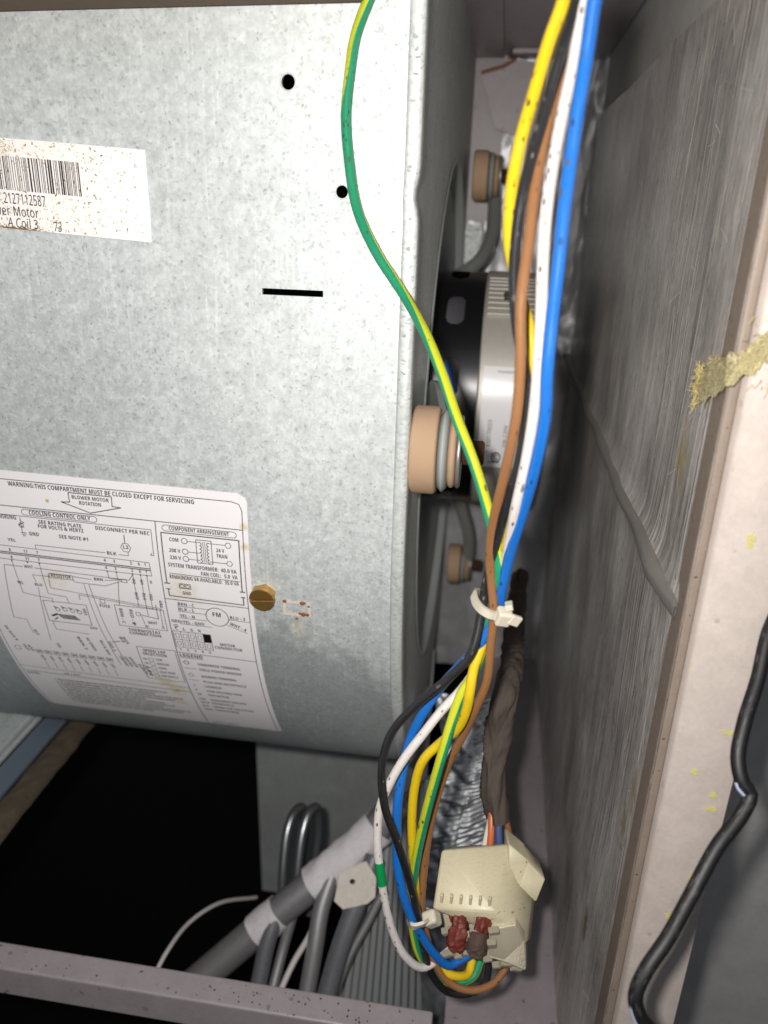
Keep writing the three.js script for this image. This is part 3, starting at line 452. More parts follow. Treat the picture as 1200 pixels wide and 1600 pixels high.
  obj('wiring_diagram_label', lab, phy({ map: ctex(c), roughness: 0.38, side: THREE.DoubleSide }), housing).userData.label = 'white printed wiring diagram label';
}
// ------------------------------------------------------------------ motor, its mounts and the fan wheel
{
  const wheel = thing('squirrel_cage_fan', 'grey squirrel cage fan inside the blower housing inlet', 'fan');
  const bl = []; for (let i = 0; i < 44; i++) { const a = i / 44 * Math.PI * 2, g = new THREE.BoxGeometry(0.20, 0.0008, 0.022); g.rotateX(0.7); g.translate(-0.125, 0, 0.110); g.rotateX(a); bl.push(g); }
  const m = std({ color: 0xb4bcb9, roughness: 0.5, metalness: 0.25 });
  const blades = obj('blades', bl, m, wheel); blades.userData.kind = 'stuff';
  const ring = new THREE.LatheGeometry([[0.086, -0.020], [0.090, -0.012], [0.104, -0.006], [0.120, -0.004], [0.1235, -0.006], [0.1235, -0.016]].map(([r, h]) => new THREE.Vector2(r, h)), 90); ring.rotateZ(-Math.PI / 2); obj('end_ring', ring, m, wheel);
  const disc = new THREE.CylinderGeometry(0.118, 0.118, 0.002, 60); disc.rotateZ(Math.PI / 2); disc.translate(-0.125, 0, 0); obj('hub_disc', disc, m, wheel);
  wheel.position.set(0, -0.050, -0.190);
}
{
  const motor = thing('blower_motor', 'round grey electric motor with black slotted shell and printed rating label', 'motor');
  const cx = [0, -0.030, -0.180];
  const lathe = (pts, n = 96) => { const g = new THREE.LatheGeometry(pts.map(([r, h]) => new THREE.Vector2(r, h)), n); g.rotateZ(-Math.PI / 2); return g; };
  // black shell with oval vents: a curved plate cut from a flat shape
  const R0 = 0.0605, sh = new THREE.Shape(), Lc = Math.PI * 2 * R0; sh.moveTo(0, -0.022); sh.lineTo(Lc, -0.022); sh.lineTo(Lc, 0.019); sh.lineTo(0, 0.019); sh.closePath();
  const vent = (ang, x, l, w) => { const p = new THREE.Path(), u = ang * R0; p.absellipse(u, x, l / 2, w / 2, 0, Math.PI * 2, true); sh.holes.push(p); };
  for (let k = 0; k < 9; k++) vent(0.37 + k * 0.66, 0.006, 0.013, 0.0075);
  let eg = new THREE.ExtrudeGeometry(sh, { depth: 0.0015, bevelEnabled: false, curveSegments: 24 });
  { // split the big faces by bending a dense copy: shape points are bent, so build strips between vents instead
    const p0 = [];
    const na = 520, nx = 70, pos = [], idx = [], uv = [];
    for (let j = 0; j <= nx; j++) for (let i = 0; i <= na; i++) { const a = i / na * Math.PI * 2, x = -0.022 + j / nx * 0.041; pos.push(x, Math.cos(a) * R0, Math.sin(a) * R0); uv.push(a * R0, x); }
    const inVent = (a, x) => { for (let k = -1; k < 9; k++) { const c = 0.70 + k * 0.575, da = Math.atan2(Math.sin(a - c), Math.cos(a - c)) * R0; if (Math.pow(Math.max(0, Math.abs(da) - 0.0045) / 0.0045, 2) + Math.pow((x - 0.0060) / 0.0045, 2) < 1) return true; } return false; };
    for (let j = 0; j < nx; j++) for (let i = 0; i < na; i++) { const a = (i + 0.5) / na * Math.PI * 2, x = -0.022 + (j + 0.5) / nx * 0.041; if (inVent(a, x)) continue; const q = j * (na + 1) + i; idx.push(q, q + 1, q + na + 2, q, q + na + 2, q + na + 1); }
    eg = new THREE.BufferGeometry(); eg.setAttribute('position', new THREE.Float32BufferAttribute(pos, 3)); eg.setAttribute('uv', new THREE.Float32BufferAttribute(uv, 2)); eg.setIndex(idx); eg.computeVertexNormals();
  }
  obj('shell', eg, std({ color: 0x101113, roughness: 0.3, side: THREE.DoubleSide }), motor);
  const shellEnd = lathe([[0.004, -0.022], [0.050, -0.022], [0.0605, -0.020]]); obj('shell_cap', shellEnd, std({ color: 0x101113, roughness: 0.35, side: THREE.DoubleSide }), motor);
  obj('stator', lathe([[0.004, -0.016], [0.054, -0.016], [0.054, 0.0175], [0.004, 0.018]]), std({ color: 0x6e6e75, roughness: 0.45, metalness: 0.3 }), motor);
  for (const [col, a0] of [[0xc03b33, 1.30], [0x2456a8, 1.16]]) { const c = new THREE.CatmullRomCurve3([0, 1, 2, 3].map((i) => V(0.003 + i * 0.0015, Math.cos(a0 + i * 0.08) * 0.0572, Math.sin(a0 + i * 0.08) * 0.0572))); obj('winding_lead', new THREE.TubeGeometry(c, 20, 0.0021, 10), std({ color: col, roughness: 0.4 }), motor); }
  const alu = std({ map: ctex(dirtyPaint([186, 183, 174], [[140, 135, 125], [210, 208, 200]], 120), [1 / 0.05, 1 / 0.05]), roughness: 0.48, metalness: 0.35 });
  const body = lathe([[0.004, 0.0188], [0.0600, 0.0188], [0.0612, 0.0200], [0.0612, 0.0470], [0.0600, 0.0482], [0.030, 0.0500], [0.004, 0.0500]]);
  obj('body', body, alu, motor);
  for (let k = 0; k < 9; k++) { const a = 0.30 + k * 0.056, g = new RoundedBoxGeometry(0.0262, 0.0026, 0.0022, 2, 0.0006); g.translate(0.0335, 0.0615, 0); g.rotateX(a); obj('cooling_rib', g, alu, motor); }
  { const a = 0.58, g = new THREE.CylinderGeometry(0.0021, 0.0021, 0.003, 20); g.rotateX(0); g.translate(0.030, 0.0628, 0); g.rotateX(a); obj('screw', g, std({ color: 0x77736c, roughness: 0.4, metalness: 0.7 }), motor); }
  // rating label round the front of the body
  const [c, g] = canvas(512, 900); g.fillStyle = '#e9e8ea'; g.fillRect(0, 0, 512, 900); g.fillStyle = '#4b4950'; g.strokeStyle = '#4b4950';
  for (let q = 0; q < 60; q++) g.fillRect(150 + q * 6, 34, rr(1, 4), 16);
  g.fillRect(380, 90, 50, 10); g.fillRect(380, 140, 40, 10); g.fillRect(440, 70, 10, 60);
  const vt = (s, x, y, px, wd, dir = 1) => { g.save(); g.font = `${px}px sans-serif`; g.translate(x, y); g.rotate(dir * Math.PI / 2); g.scale(wd / g.measureText(s).width, 1); g.fillText(s, 0, 0); g.restore(); };
  vt('K50170033', 130, 690, 62, 250, -1); vt('208-230V', 300, 690, 56, 210, -1); vt('50/60 1/2HP', 430, 800, 30, 160, -1); vt('R', 110, 745, 30, 20, -1);
  g.lineWidth = 14; g.beginPath(); g.arc(200, 790, 46, 0, 7); g.stroke(); g.beginPath(); g.arc(200, 790, 20, 0.5, 5.5); g.stroke(); g.fillRect(120, 838, 120, 12);
  const lb = sheet(4, 30, (a, b) => { const an = 1.18 + b * 0.82; return V(0.0215 + a * 0.0225, Math.cos(an) * 0.0615, Math.sin(an) * 0.0615); }, (a, b) => [a, 1 - b]); flip(lb);
  obj('rating_label', lb, phy({ map: ctex(c), roughness: 0.28, side: THREE.DoubleSide }), motor);
  motor.position.set(...cx);
  // three rubber mounts, each with an arm to the motor
  const tan = std({ color: 0xc9a98a, roughness: 0.75, bumpMap: grain, bumpScale: 0.0001 }), rub = std({ color: 0xaab2b1, roughness: 0.5 }), zinc = std({ color: 0xb6b6b2, roughness: 0.35, metalness: 0.7 }), rust = std({ color: 0x5f4030, roughness: 0.85, metalness: 0.2, bumpMap: grain, bumpScale: 0.0004 }), armM = std({ color: 0xa7aca8, roughness: 0.42, metalness: 0.35 });
  const mounts = [[0.0, -0.0150, -0.0130, 1], [0.004, 0.0790, -0.270, 0.95], [0.004, -0.1760, -0.266, 0.95]];
  mounts.forEach(([x, y, z, s], k) => {
    const o = sub('mount', motor);
    const ring = (name, r, a, b, m, ch = 0.001) => { const q = lathe([[0.002, a], [r - ch, a], [r, a + ch], [r, b - ch], [r - ch, b], [0.002, b]], 48); q.scale(1, s, s); q.translate(x, y - cx[1], z - cx[2]); return obj(name, q, m, o); };
    ring('bushing', 0.0148, 0.0008, 0.0098, tan); ring('collar', 0.0138, 0.0100, 0.0132, rub, 0.0014); ring('bushing', 0.0122, 0.0132, 0.0160, tan); ring('washer', 0.0122, 0.0161, 0.0175, zinc, 0.0004); ring('stud', 0.0042, 0.0176, 0.0250, rust, 0.0008);
    const A = V(x + 0.0208, y - cx[1], z - cx[2]), dir = V(0, A.y, A.z).normalize(), B = V(0.004, dir.y * 0.0600, dir.z * 0.0600);
    if (k) { const cv = k === 1 ? new THREE.CatmullRomCurve3(P.arm.map((q) => mmv(q).sub(V(...cx)))) : new THREE.CatmullRomCurve3([V(A.x - 0.006, A.y, A.z), A.clone().lerp(B, 0.3), A.clone().lerp(B, 0.6), B]); obj('arm', new THREE.TubeGeometry(cv, 40, 0.0040, 14), armM, o); }
    else { const cv = new THREE.CatmullRomCurve3([V(A.x - 0.010, A.y + 0.004, A.z - 0.004), V(0.004, A.y + 0.006, A.z - 0.045), V(-0.003, B.y - 0.006, B.z + 0.02), V(-0.006, B.y - 0.010, B.z)]); obj('arm', strap(cv, V(0, 1, 0.1), 0.016, 0.0022), armM, o); }
  });
}

// ------------------------------------------------------------------ wires of the motor lead set
const R_W = 0.00130;
function wire(name, pts, m, label, r = R_W, twist = 0) { const c = curve(pts.map((p) => p.map((q) => q + rr(-0.22, 0.22)))); return tag(obj(name, [tube(c, r, 16, undefined, twist), (() => { const g = capEnd(c, 1, r * 0.98); return g; })()], m), label, 'wire', 'motor lead wires'); }
wire('ground_wire', P.ground, M.ground, 'green wire with yellow stripe lying against the galvanised housing', 0.00146, (u) => { const k = [[0, -0.06], [0.05, 0.0], [0.14, 0.42], [0.20, 0.52], [0.33, 0.70], [0.42, 0.68], [0.50, 0.56], [0.58, 0.92], [0.66, 1.0], [0.8, 1.02], [1, 0.96]]; let n = 1; while (n < k.length - 1 && u > k[n][0]) n++; const [a, p] = k[n - 1], [b, q] = k[n], t = (u - a) / (b - a); return p + (q - p) * t * t * (3 - 2 * t); });
wire('yellow_wire', P.yellow, M.yellow, 'plain yellow wire threading behind the black and brown wires', 0.00140);
wire('black_wire', P.black, M.black, 'thin black wire tied into the bundle of coloured wires', 0.00122);
wire('brown_wire', P.brown, M.brown, 'brown wire looping under the white plastic connector', 0.00124);
const ww = thing('white_wire', 'white wire with a green band above the connector', 'wire', 'motor lead wires');
{ const c = curve(P.white); obj('insulation', [tube(c, R_W, 16), capEnd(c, 1, R_W * 0.98)], M.white, ww);
  const i0 = 23, seg = curve([P.white[i0], P.white[i0 + 1], P.white[i0 + 2]]), pts = []; for (let k = 0; k <= 6; k++) { const p = seg.getPoint(0.30 + k / 6 * 0.42); pts.push([p.x * 1000, p.y * 1000, p.z * 1000]); }
  obj('marker_band', tube(curve(pts), R_W * 1.14, 16), std({ color: 0x0d8f4c, roughness: 0.4 }), ww); }
wire('blue_wire', P.blue, M.blue, 'bright blue wire tied beside the white wire', 0.00142);

// cable ties
const nylon = phy({ color: 0xd3ccbb, roughness: 0.42, transmission: 0.15, thickness: 0 });
{
  const t = thing('cable_tie', 'milky nylon cable tie gathering the coloured wires in mid air', 'cable tie', 'nylon cable ties');
  const c = curve(TIE_A, true); obj('strap', strap(c, V(0.35, 0.93, 0.15), 0.0023, 0.0009, 80), nylon, t);
  const h = new RoundedBoxGeometry(0.0040, 0.0046, 0.0038, 3, 0.0008), o = obj('head', h, nylon, t); o.position.copy(mmv(TIE_A_HEAD)); o.rotation.set(0.3, 0.2, -0.25);
  const e = new RoundedBoxGeometry(0.0030, 0.0030, 0.0012, 2, 0.0003), q = obj('tail', e, nylon, t); q.position.copy(mmv(TIE_A_HEAD)).add(V(0.0030, -0.0004, 0.0008)); q.rotation.set(0.2, 0.3, -0.5);
  const e2 = new RoundedBoxGeometry(0.0020, 0.0016, 0.0030, 2, 0.0003), q2 = obj('pawl', e2, nylon, t); q2.position.copy(mmv(TIE_A_HEAD)).add(V(0.0012, 0.0032, 0)); q2.rotation.z = 0.3;
  const t2 = thing('cable_tie', 'small nylon cable tie on the wires beside the white connector', 'cable tie', 'nylon cable ties');
  const c2 = curve(TIE_B, true); obj('strap', strap(c2, V(0.1, 0.9, 0.4), 0.0026, 0.0010, 60), nylon, t2);
  const h2 = obj('head', new RoundedBoxGeometry(0.0050, 0.0056, 0.0045, 3, 0.0012), nylon, t2); h2.position.copy(mmv(TIE_B_HEAD)); h2.rotation.set(0.4, 0.3, 0.5);
}

// ------------------------------------------------------------------ connector and the sleeved harness above it
{
  const pla = phy({ map: ctex(dirtyPaint([196, 188, 158], [[96, 78, 52], [70, 56, 40], [150, 138, 110], [118, 84, 54]], 420), [1 / 0.03, 1 / 0.03]), roughness: 0.45, clearcoat: 0.15 });
  const crust = std({ map: ctex(dirtyPaint([205, 196, 172], [[120, 84, 60], [90, 66, 46], [150, 110, 84], [222, 214, 196]], 420), [1 / 0.025, 1 / 0.025]), roughness: 0.7, bumpMap: grain, bumpScale: 0.0003 });
  const k = thing('wire_connector', 'yellowed white nylon plug connector with melted red terminals', 'connector');
  obj('shell', hull([...P.body_face, ...P.body_back].map(mmv), 0.0011), pla, k);
  for (const q of [P.latchA, P.latchB]) { const la = q.map(mmv), back = la.map((p) => p.clone().add(V(-0.001, -0.003, -0.010))); obj('latch', hull([...la, ...back], 0.0006), pla, k); }
  // small moulded ribs along the lower edge of the shell
  for (let i = 0; i < 6; i++) { const a = mmv(P.body_face[5]), b = mmv(P.body_face[4]), p = a.clone().lerp(b, 0.08 + i * 0.165), g = new RoundedBoxGeometry(0.0009, 0.0034, 0.0014, 2, 0.0003); g.translate(p.x, p.y + 0.0036, p.z - 0.0004); obj('rib', g, pla, k); }
  const pr = P.plugR.map(mmv); obj('plug_end', (() => { const g = hull([...pr, ...pr.map((p) => p.clone().add(V(0.001, -0.003, -0.010)))], 0.0006); return g; })(), crust, k).userData.label = 'cracked chalky end of the plug';
  const pl = P.plug.map(mmv); obj('plug_core', hull(pl.map((p) => p.clone().add(V(0, -0.002, -0.006))).concat(pl.map((p) => p.clone().add(V(0, -0.004, -0.012)))), 0.0006), crust, k);
  const red = std({ map: ctex(dirtyPaint([104, 44, 34], [[52, 24, 20], [158, 96, 76], [128, 108, 96], [60, 44, 38]], 1100), [1 / 0.02, 2]), roughness: 0.55 }), scorch = std({ color: 0x4a3a34, roughness: 0.85 });
  const sleeve = (pts, r, m, nm) => obj(nm, lumpy(curve(pts), r, 0.0013, 1000), m, k);
  sleeve(TERM_A, 0.0026, red, 'terminal'); sleeve(TERM_A2, 0.0030, red, 'terminal'); sleeve(TERM_B, 0.0025, red, 'terminal'); sleeve(TERM_B2, 0.0034, scorch, 'scorched_terminal');
  // crumbs and fins of broken nylon round the terminals
  for (const [q, w, h, rz] of CRUMBS) { const g = new RoundedBoxGeometry(w, h, 0.002, 2, 0.0003); const o = obj('plug_tooth', g, crust, k); o.position.copy(mmv(q)); o.rotation.set(0.4, 0.2, rz); }
}
{
  const h = thing('sleeved_cable', 'grimy brown sleeved cable running into the top of the connector', 'cable');
  const cv = curve(P.sleeve), g = lumpy(cv, 0.0042, 0.0022, 380, 28);
  obj('sleeve', g, std({ map: ctex(dirtyPaint([72, 63, 57], [[44, 38, 35], [96, 88, 80], [30, 26, 24]], 400), [1 / 0.04, 3]), roughness: 0.8 }), h);
  const lead = (pts, col, r) => obj('conductor', tube(curve(pts), r, 12), std({ color: col, roughness: 0.4 }), h);
  lead(P.lead_white, 0xd8d2c8, 0.0011); lead(P.lead_orange, 0xc46a40, 0.0012); lead(P.lead_blue, 0x45557f, 0.0014); lead(P.lead_brown, 0x7b5136, 0.0012);
}
// ------------------------------------------------------------------ cabinet around the blower
// scratched foil facing of the right hand wall: grain runs up and down
const WX = 0.0795;
{
  const n = 2048, [c, g] = canvas(n, n), [cr, gr] = canvas(n, n);
  const img = g.createImageData(n, n), im2 = gr.createImageData(n, n);
  for (let y = 0; y < n; y++) for (let x = 0; x < n; x++) {
    const a = vnoise(x / 4.5, y / 330), b = vnoise(x / 17, y / 800 + 7), d = fbm(x / 190, y / 230, 4), e = fbm(x / 16 + 40, y / 70, 3), i = (y * n + x) * 4;
    const v = 196 + 14 * (a - 0.5) + 110 * (d - 0.5) + 40 * (fbm(x / 9, y / 13 + 80, 3) - 0.5) + 20 * (e - 0.5), w = d > 0.5 ? 1 : 0.985;
    img.data[i] = v; img.data[i + 1] = v * 0.985 * w; img.data[i + 2] = v * 0.965 * w; img.data[i + 3] = 255;
    const r = 108 + 70 * (e - 0.5) + 40 * (a - 0.5); im2.data[i] = im2.data[i + 1] = im2.data[i + 2] = r; im2.data[i + 3] = 255;
  }
  g.putImageData(img, 0, 0); gr.putImageData(im2, 0, 0);
  for (let i = 0; i < 1700; i++) {   // long scratches
    const x = rnd() * n, y = rnd() * n, l = 60 + Math.pow(rnd(), 2) * 760, t = (rnd() - 0.5) * 0.05 * l; g.strokeStyle = rnd() < 0.86 ? `rgba(255,252,248,${rr(0.2, 1)})` : `rgba(60,55,52,${rr(0.2, 0.75)})`; g.lineWidth = rr(0.8, 2.6); g.beginPath(); g.moveTo(x, y); g.quadraticCurveTo(x + t, y + l / 2, x + t * 1.5, y + l); g.stroke();
  }
  for (let i = 0; i < 520; i++) {   // cross scratches, mostly along the edge by the door
    const x = n * (1 - Math.pow(rnd(), 2.2) * 0.55), y = rnd() * n, l = rr(16, 130), a = rr(-2.4, 2.4); g.strokeStyle = `rgba(250,246,242,${rr(0.3, 0.95)})`; g.lineWidth = rr(0.8, 2.4); g.beginPath(); g.moveTo(x, y); g.lineTo(x + Math.cos(a) * l * 0.5, y + Math.sin(a) * l); g.stroke();
  }
  for (let i = 0; i < 2200; i++) { g.fillStyle = ['rgba(234,228,220,0.6)', 'rgba(40,36,34,0.5)', 'rgba(170,158,92,0.4)'][Math.floor(rnd() * 2.3)]; g.beginPath(); g.ellipse(rnd() * n, rnd() * n, rr(0.6, 2.4), rr(0.8, 3.6), 0, 0, 7); g.fill(); }
  const ux = (z) => (z + 0.345) / 0.40 * n, uy = (y) => n - (y + 0.305) / 0.44 * n;
  for (const [z, y, col, k] of [[0.020, 0.0, '#b59a3e', 60], [0.024, -0.006, '#b0a05a', 40], [0.034, -0.105, '#a39a78', 120], [0.030, -0.125, '#9c9068', 90], [0.045, 0.058, '#a8964a', 24], [0.004, -0.200, '#8f8362', 160]])
    for (let i = 0; i < k; i++) { g.globalAlpha = rr(0.1, 0.5); g.fillStyle = col; g.beginPath(); g.ellipse(ux(z) + (rnd() + rnd() - 1) * 20, uy(y) + (rnd() + rnd() - 1) * 44, rr(1.2, 5), rr(2, 9), 0, 0, 7); g.fill(); }
  g.globalAlpha = 1;
  const foil = phy({ map: ctex(c), roughnessMap: ctex(cr, null, false), bumpMap: ctex(c, null, false), bumpScale: 0.0005, roughness: 0.85, metalness: 0.2 });
  const wall = new THREE.Group(); wall.name = 'side_wall'; scene.add(wall); struct(wall, 'scratched foil faced insulation lining the right cabinet wall', 'wall');
  const face = (y0, y1) => sheet(120, 110, (a, b) => {
    const z = -0.345 + a * 0.396, y = y0 + (y1 - y0) * b, seam = Math.exp(-Math.pow((y + 0.037) / 0.006, 2));
    const nd = Math.min(1, Math.max(0, (0.048 - z) / 0.03)); return V(WX + 0.0026 * nd * (fbm(z * 22 + 5, y * 16 + 5, 3) - 0.5) - 0.0016 * nd * seam * (0.6 + 0.8 * vnoise(z * 60, 3)) , y, z);
  }, (a, b, p) => [(p.z + 0.345) / 0.40, (p.y + 0.305) / 0.44]);
  obj('foil_facing', face(-0.305, -0.0372), foil, wall); obj('foil_facing', face(-0.0368, 0.117), foil, wall);
  // rolled seam between the two sheets of foil
  const sm = []; for (let i = 0; i <= 30; i++) { const z = -0.342 + i / 30 * 0.386; sm.push([WX * 1000 - 1.6 + (i > 28 ? (i - 28) * 1.4 : 0) + 0.4 * Math.sin(i * 1.3), -37 + 0.5 * Math.sin(i * 0.8), z * 1000]); }
  const sg = tube(curve(sm), 0.0026, 14), sp = sg.attributes.position; for (let i = 0; i < sp.count; i++) { const z = sp.getZ(i), k = z > -0.02 ? 1 + (z + 0.02) * 9 : 1; sp.setY(i, -0.037 + (sp.getY(i) + 0.037) * k); }
  sg.computeVertexNormals(); obj('foil_seam', sg, std({ color: 0xa29e99, roughness: 0.45, metalness: 0.4, bumpMap: grain, bumpScale: 0.0002 }), wall);
  obj('insulation', boxUV(box(0.016, 0.424, 0.388, WX + 0.0105, -0.0935, -0.148)), std({ color: 0x9c8c5a, roughness: 1 }), wall);
  obj('steel_panel', boxUV(box(0.0012, 0.62, 0.40, WX + 0.0200, -0.09, -0.155)), wallPaint, wall);
  obj('upper_panel', boxUV(box(0.0012, 0.06, 0.395, WX + 0.0040, 0.149, -0.150)), wallPaint, wall);
  // fibreglass seen on the cut edge of the lining
}
// painted flange of the door opening
{
  const f = thing('door_flange', 'long beige painted steel flange along the edge of the cabinet opening', 'flange');
  const s = new THREE.Shape(), x0 = 0.0824, x1 = 0.1008; s.moveTo(x0, 0.040); s.lineTo(x0, 0.0505); s.quadraticCurveTo(x0, 0.0530, x0 + 0.0025, 0.0530); s.lineTo(x1 - 0.0015, 0.0530); s.quadraticCurveTo(x1, 0.0530, x1, 0.0515); s.lineTo(x1, 0.040); s.closePath();
  const g = new THREE.ExtrudeGeometry(s, { depth: 0.62, bevelEnabled: false, curveSegments: 8 }); g.rotateX(-Math.PI / 2); g.scale(1, 1, -1); g.translate(0, -0.42, 0); g.index?.array.reverse();
  // extrude ran along z: turn it so that the profile lies in x-z and the length is y
  const p = g.attributes.position; for (let i = 0; i < p.count; i += 3) { for (const at of [g.attributes.position, g.attributes.normal, g.attributes.uv]) { const n = at.itemSize, a = []; for (let k = 0; k < n; k++) { a.push(at.array[(i + 1) * n + k]); at.array[(i + 1) * n + k] = at.array[(i + 2) * n + k]; at.array[(i + 2) * n + k] = a[k]; } } }
  const q = toCreasedNormals(g, 0.7), uv = []; for (let i = 0; i < q.attributes.position.count; i++) uv.push(q.attributes.position.getX(i) + q.attributes.position.getZ(i), q.attributes.position.getY(i)); q.setAttribute('uv', new THREE.Float32BufferAttribute(uv, 2));
  obj('face', q, beigePaint, f);
  const hg = new RoundedBoxGeometry(0.0030, 0.62, 0.0110, 3, 0.0012); hg.translate(0.0808, -0.11, 0.0450); obj('hem', boxUV(hg), std({ map: ctex(dirtyPaint([132, 119, 108], [[60, 50, 44], [130, 120, 108], [84, 70, 60], [150, 140, 124]], 420), [1 / 0.05, 1 / 0.05]), roughness: 0.55 }), f);
  // specks of yellow fibre rubbed onto the paint
  for (const [x, y, w, h] of [[0.0925, -0.136, 0.0034, 0.0040], [0.0955, -0.120, 0.0018, 0.0034], [0.0965, -0.068, 0.0052, 0.0012], [0.0958, -0.094, 0.0030, 0.0009], [0.0895, -0.082, 0.0012, 0.0012], [0.0958, -0.089, 0.0012, 0.0016], [0.0915, -0.186, 0.0060, 0.0016], [0.0940, 0.004, 0.0012, 0.0010], [0.0905, -0.012, 0.0020, 0.0030]]) {
    const gs = []; for (let i = 0; i < 46; i++) { const b = new THREE.BoxGeometry(rr(0.0004, 0.0012), 0.00014, 0.00014); b.rotateZ(rnd() * 3.1); b.translate(x + (rnd() + rnd() - 1) * w * 0.7, y + (rnd() + rnd() - 1) * h * 0.7, 0.05306 + rnd() * 0.0004); gs.push(b); }
    obj('fibre_smear', gs, std({ color: 0xc2bd6a, roughness: 1 }), f);
  }
}
// ragged scrap of yellow glass fibre stuck over the flange edge
{
  const t = sheet(46, 26, (a, b) => {
    const base = a < 0.42 ? V(WX - 0.0012, 0.0200 + a * 0.020, 0.027 + a / 0.42 * 0.0255) : V(WX - 0.0006 + (a - 0.42) * 0.0185, 0.0284 + (a - 0.42) * 0.0215, 0.0540);
    const w = (0.0082 + 0.0016 * Math.sin(a * 9)) * (1 - 0.35 * Math.pow(Math.abs(a - 0.35), 2)), e = (b - 0.5) * w + (b > 0.9 || b < 0.1 ? (fbm(a * 26, b * 3, 3) - 0.5) * 0.0032 : 0), end = a < 0.03 ? (fbm(b * 9, 4) - 0.5) * 0.008 : 0;
    return base.add(V(a < 0.42 ? -0.0006 * fbm(a * 30, b * 9) : 0, e, end + (a < 0.42 ? -e * 0.35 : 0.0010 * fbm(a * 30, b * 12))));
  }, (a, b) => [a * 0.03, b * 0.012]);
  const mat = std({ map: ctex(dirtyPaint([204, 192, 146], [[224, 214, 170], [150, 136, 84], [200, 196, 150]], 500), [1 / 0.03, 1 / 0.03]), roughness: 1, side: THREE.DoubleSide, bumpMap: grain, bumpScale: 0.0008 });
  const s = thing('insulation_scrap', 'ragged yellow glass fibre scrap stuck across the beige flange', 'insulation scrap'); obj('mat', t, mat, s);
  const fb = []; for (let i = 0; i < 120; i++) { const e = i < 70, a = rnd(), c = e ? V(WX - 0.0018, 0.0200 + (rnd() - 0.5) * 0.011, 0.0275 + rnd() * 0.004) : V(WX + rr(0, 0.010), 0.0330 + (rnd() < 0.5 ? -1 : 1) * 0.0042 + rr(-0.004, 0.006), 0.0546), d = new THREE.CylinderGeometry(0.00006, 0.00006, rr(0.001, 0.004), 4); d.rotateZ(rnd() * 3); d.rotateY(rnd() * 3); d.translate(c.x, c.y, c.z); fb.push(d); }
  const l = obj('loose_fibres', fb, std({ color: 0xc8b878, roughness: 1 }), s); l.userData.kind = 'stuff';
}
// black cable outside the cabinet
{
  const [c, g] = canvas(1024, 128); g.fillStyle = '#0f0f11'; g.fillRect(0, 0, 1024, 128);
  for (let i = 0; i < 160; i++) { g.fillStyle = `rgba(150,146,136,${rr(0.1, 0.5)})`; g.beginPath(); g.ellipse(rnd() * 1024, 40 + (rnd() + rnd() - 1) * 24, rr(1, 10), rr(0.6, 1.6), 0, 0, 7); g.fill(); }
  g.fillStyle = '#a9b4cc'; g.fillRect(150, 84, 150, 10); g.fillRect(820, 84, 160, 10);
  const cb = thing('black_cable', 'kinked black cable hanging outside the beige flange', 'cable'); const cv = curve(P.outer_cable);
  obj('jacket', tube(cv, 0.00172, 16), phy({ map: ctex(c, [1 / 0.13, 1]), roughness: 0.55 }), cb);
  const off = (a, b, k) => { const o = []; for (let i = a; i <= b; i++) { const p = cv.getPoint(i / 100); o.push([p.x * 1000 + k[0], p.y * 1000 + k[1], p.z * 1000 + k[2]]); } return curve(o); };
  const pale = std({ color: 0x9fabc6, roughness: 0.35 }); obj('pale_core', tube(off(34, 47, [-0.9, -0.9, 0.7]), 0.00062, 10), pale, cb); obj('pale_core', tube(off(87, 97, [-0.7, -0.9, 0.8]), 0.00062, 10), pale, cb);
}
struct(obj('outer_wall', boxUV(box(0.60, 1.1, 0.01, 0.42, -0.25, -0.13)), wallPaint));
// floor, back and top of the compartment
struct(obj('cabinet_floor', boxUV(box(0.062, 0.002, 0.42, 0.0585, -0.289, -0.14)), mauvePaint));
struct(obj('cabinet_ceiling', [boxUV(box(0.40, 0.002, 0.37, -0.12, 0.1510, -0.155))], mauvePaint));
const crinkle = (x, y, s) => 0.004 * (fbm(x * s, y * s * 0.5, 4) - 0.5) + 0.0025 * Math.abs(vnoise(x * s * 2.2 + 9, y * s * 1.1) - 0.5);
{
  const back = new THREE.Group(); back.name = 'back_wall'; scene.add(back); struct(back, 'crinkled bright foil insulation across the back of the cabinet', 'wall');
  const fm = std({ map: ctex(dirtyPaint([214, 216, 218], [[160, 158, 156], [230, 230, 230]], 200), [1 / 0.1, 1 / 0.1]), roughness: 0.42, metalness: 0.4 });
  const up = sheet(120, 90, (a, b) => { const x = -0.06 + a * 0.150, y = -0.0350 + b * 0.186; return V(x, y, -0.335 + crinkle(x, y, 55) * 1.5); }, (a, b, p) => [p.x, p.y]);
  const lo = sheet(120, 120, (a, b) => { const x = -0.06 + a * 0.150, y = -0.300 + b * 0.262; return V(x, y, -0.329 + crinkle(x + 3, y, 40) * 1.3 + 0.004 * b); }, (a, b, p) => [p.x, p.y]);
  obj('foil_sheet', up, fm, back); obj('foil_sheet', lo, fm, back);
  obj('back_panel', boxUV(box(0.16, 0.46, 0.004, 0.015, -0.075, -0.345)), galv, back);
}
struct(obj('rear_panel', boxUV(box(0.060, 0.110, 0.003, -0.0190, -0.0050, -0.326)), galv));
struct(obj('back_corner_panel', boxUV(box(0.036, 0.100, 0.004, 0.0015, 0.103, -0.326)), mauvePaint));
